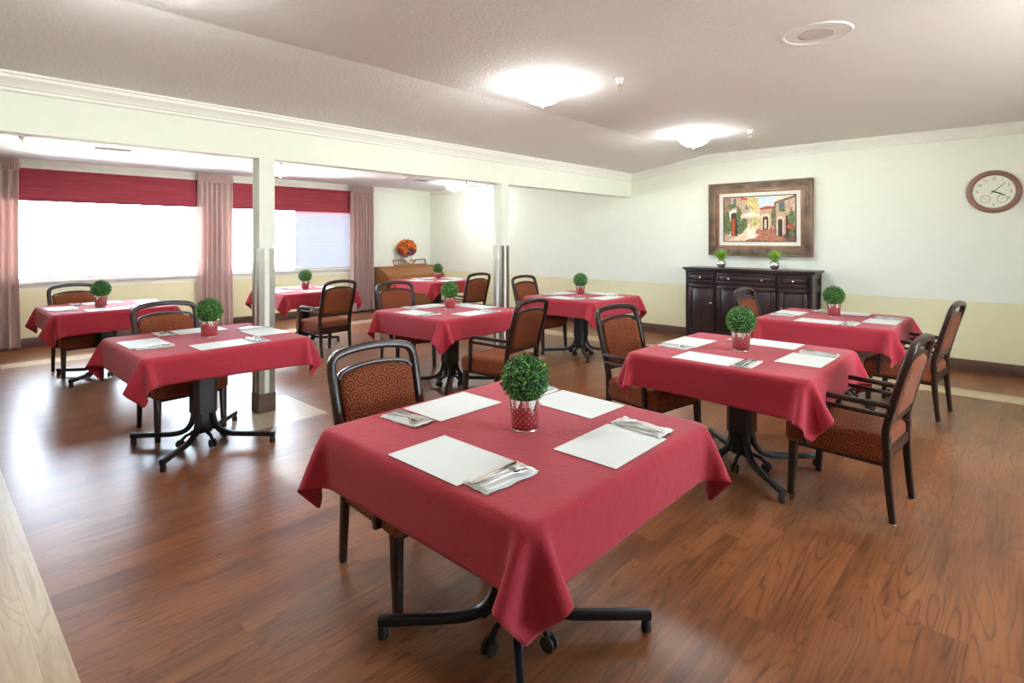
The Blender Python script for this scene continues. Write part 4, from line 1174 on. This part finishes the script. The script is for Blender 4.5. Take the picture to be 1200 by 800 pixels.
# ------------------------------------------------------------------ piano and flowers
e = thing('spinet_piano', 'honey brown spinet piano with open music rack in the alcove corner', 'piano', (XW + .04, 6.69, 0))
LY = 1.50
side = [(0, 0), (0, .925), (.16, .925), (.20, .905), (.50, .765), (.545, .74), (.56, .70), (.555, .655), (.52, .62), (.46, .60), (.36, .585), (.36, .08), (.42, .05), (.42, 0)]
for y0 in (0, LY - .045):
    bm = new_bm(); prism(bm, side, 'y', y0, y0 + .045); bmesh.ops.bevel(bm, geom=[x for x in bm.edges if abs(x.verts[0].co.y - x.verts[1].co.y) < 1e-5], offset=.005, segments=2, affect='EDGES'); obj('side_panel', bm, 'piano', e)
bm = new_bm(); bevelled_box(bm, 0, .20, .045, LY - .045, .875, .925, .006, 2); obj('lid', bm, 'piano', e)
bm = new_bm(); prism(bm, [(.19, .895), (.47, .755), (.475, .735), (.19, .85)], 'y', .045, LY - .045); obj('fallboard', bm, 'piano', e, smooth=False)
bm = new_bm(); bevelled_box(bm, .40, .55, .045, LY - .045, .60, .66, .006, 2); bx(bm, .10, .48, .045, LY - .045, .61, .655); bx(bm, .46, .49, .045, LY - .045, .65, .74); obj('keybed', bm, 'piano', e)
bm = new_bm(); bx(bm, .0, .03, .045, LY - .045, .05, .90); bx(bm, .30, .33, .045, LY - .045, .06, .62); bevelled_box(bm, .325, .34, .12, LY - .12, .12, .55, .004, 1); obj('front_panel', bm, 'piano', e)
for yy in (.10, LY - .10):
    bm = new_bm(); sweep(bm, [(.50, yy, 0), (.50, yy, .3), (.50, yy, .61)], .05, .05, fixed=(0, 1, 0), rnd=.4, taper=lambda t: .6 + .4 * t); obj('leg', bm, 'piano', e)
# music rack (on the lid)
bm = new_bm(); r_ = .009
y0, y1, zb, zt_ = .40, 1.28, .935, 1.055; xr = .16
bevelled_box(bm, xr - .01, xr + .02, y0, y1, .905, .965, .004, 1)
def rod(a, b): sweep(bm, [a, tuple((Vector(a) + Vector(b)) / 2), b], .024, .024, up=(1, 0, 0))
xt = xr - .03
rod((xr, y0 + .01, .96), (xt, y0 - .01, zt_)); rod((xr, y1 - .01, .96), (xt, y1 - .02, zt_ + .005))
rod((xt, y0 - .01, zt_), (xt, y0 + .27, zt_)); rod((xt, y0 + .27, zt_), (xr, y0 + .40, .965)); rod((xr, y0 + .50, .965), (xt, y0 + .62, zt_)); rod((xt, y0 + .62, zt_), (xt, y1 - .02, zt_ + .005)); rod((xt + .01, y0 + .27, zt_ - .01), (xt + .01, y0 + .62, zt_ - .01))
obj('music_rack', bm, 'piano', e)
e = thing('flower_arrangement', 'round bouquet of orange silk flowers in a white vase on the piano', 'flowers', (XW + .14, 7.47, .926))
bm = new_bm(); lathe(bm, [(0, 0), (.06, 0), (.065, .01), (.035, .03), (.05, .07), (.075, .13), (.085, .18), (.078, .18), (0, .15)], n=28); obj('vase', bm, 'porcelain', e)
rnd = random.Random(21); fc = Vector((.02, 0, .385))
def lily(bm, p, d, size, npet=6):
    s = d.cross(Vector((.3, .5, .81))).normalized(); t = d.cross(s)
    for k in range(npet):
        a = 2 * PI * k / npet + rnd.uniform(-.2, .2); o_ = s * math.cos(a) + t * math.sin(a); w_ = d.cross(o_).normalized() * size * .22
        P = [p, p + o_ * size * .4 + d * size * .35 + w_, p + o_ * size + d * size * .3, p + o_ * size * .4 + d * size * .35 - w_]
        v = [bm.verts.new(q) for q in P]; bm.faces.new((v[0], v[1], v[2])); bm.faces.new((v[0], v[2], v[3]))
bO, bP, bL = new_bm(), new_bm(), new_bm()
for i in range(64):
    zc = 1 - 1.75 * (i + .5) / 64; a = i * 2.39996; r = math.sqrt(max(0, 1 - zc * zc)); d = Vector((r * math.cos(a), r * math.sin(a), zc)).normalized()
    p = fc + Vector((d.x * .13, d.y * .20, d.z * .17)) * rnd.uniform(.8, 1.05)
    if zc < -.1 and rnd.random() < .75: lily(bP, p, d, .075)
    elif rnd.random() < .22: lily(bL, p, d, .10, 4)
    else: lily(bO, p, d, rnd.uniform(.085, .115))
for i in range(8):
    a = i / 8 * 2 * PI; sweep(bL, [(0, 0, .14), (.02 * math.cos(a), .03 * math.sin(a), .22), (.05 * math.cos(a), .08 * math.sin(a), .34)], .006, .006, seg=3)
obj('orange_blooms', bO, 'petal_orange', e, smooth=False, recalc=False); obj('purple_blooms', bP, 'petal_purple', e, smooth=False, recalc=False); obj('leaves', bL, 'dark_leaf', e, smooth=False, recalc=False)

# ------------------------------------------------------------------ daylight, camera
w = bpy.data.worlds.new('World'); SC.world = w; w.use_nodes = True
nt = w.node_tree; bg = nt.nodes['Background']
tc = N(nt, 'ShaderNodeTexCoord'); sp_ = N(nt, 'ShaderNodeSeparateXYZ'); L(nt, tc.outputs['Generated'], sp_.inputs[0])
# hazy white sky above, warm bright lower half added to lift the ceilings
L(nt, ramp(nt, math_n(nt, 'ADD', math_n(nt, 'MULTIPLY', sp_.outputs[2], 4.0), .5), [(.35, (1.0, .97, .93)), (.6, (.72, .83, 1.0))]), bg.inputs[0])
mr = N(nt, 'ShaderNodeMapRange'); L(nt, sp_.outputs[2], mr.inputs[0])
mr.inputs[1].default_value = -.06; mr.inputs[2].default_value = .06; mr.inputs[3].default_value = 19; mr.inputs[4].default_value = 17
L(nt, mr.outputs[0], bg.inputs[1])

cam = bpy.data.cameras.new('Camera'); co = bpy.data.objects.new('Camera', cam); COL.objects.link(co)
cam.sensor_width = 36; cam.lens = 649 / 1200 * 36; cam.shift_y = -.1; cam.clip_start = .05
co.location = (0, 0, 1.52); co.rotation_euler = (PI / 2, 0, math.atan2(.679, .734))
SC.camera = co
SC.cycles.denoising_prefilter = 'ACCURATE'
SC.view_settings.view_transform = 'Standard'; SC.view_settings.look = 'None'; SC.view_settings.gamma = 1; SC.view_settings.use_curve_mapping = False
SC.view_settings.exposure = 1.0
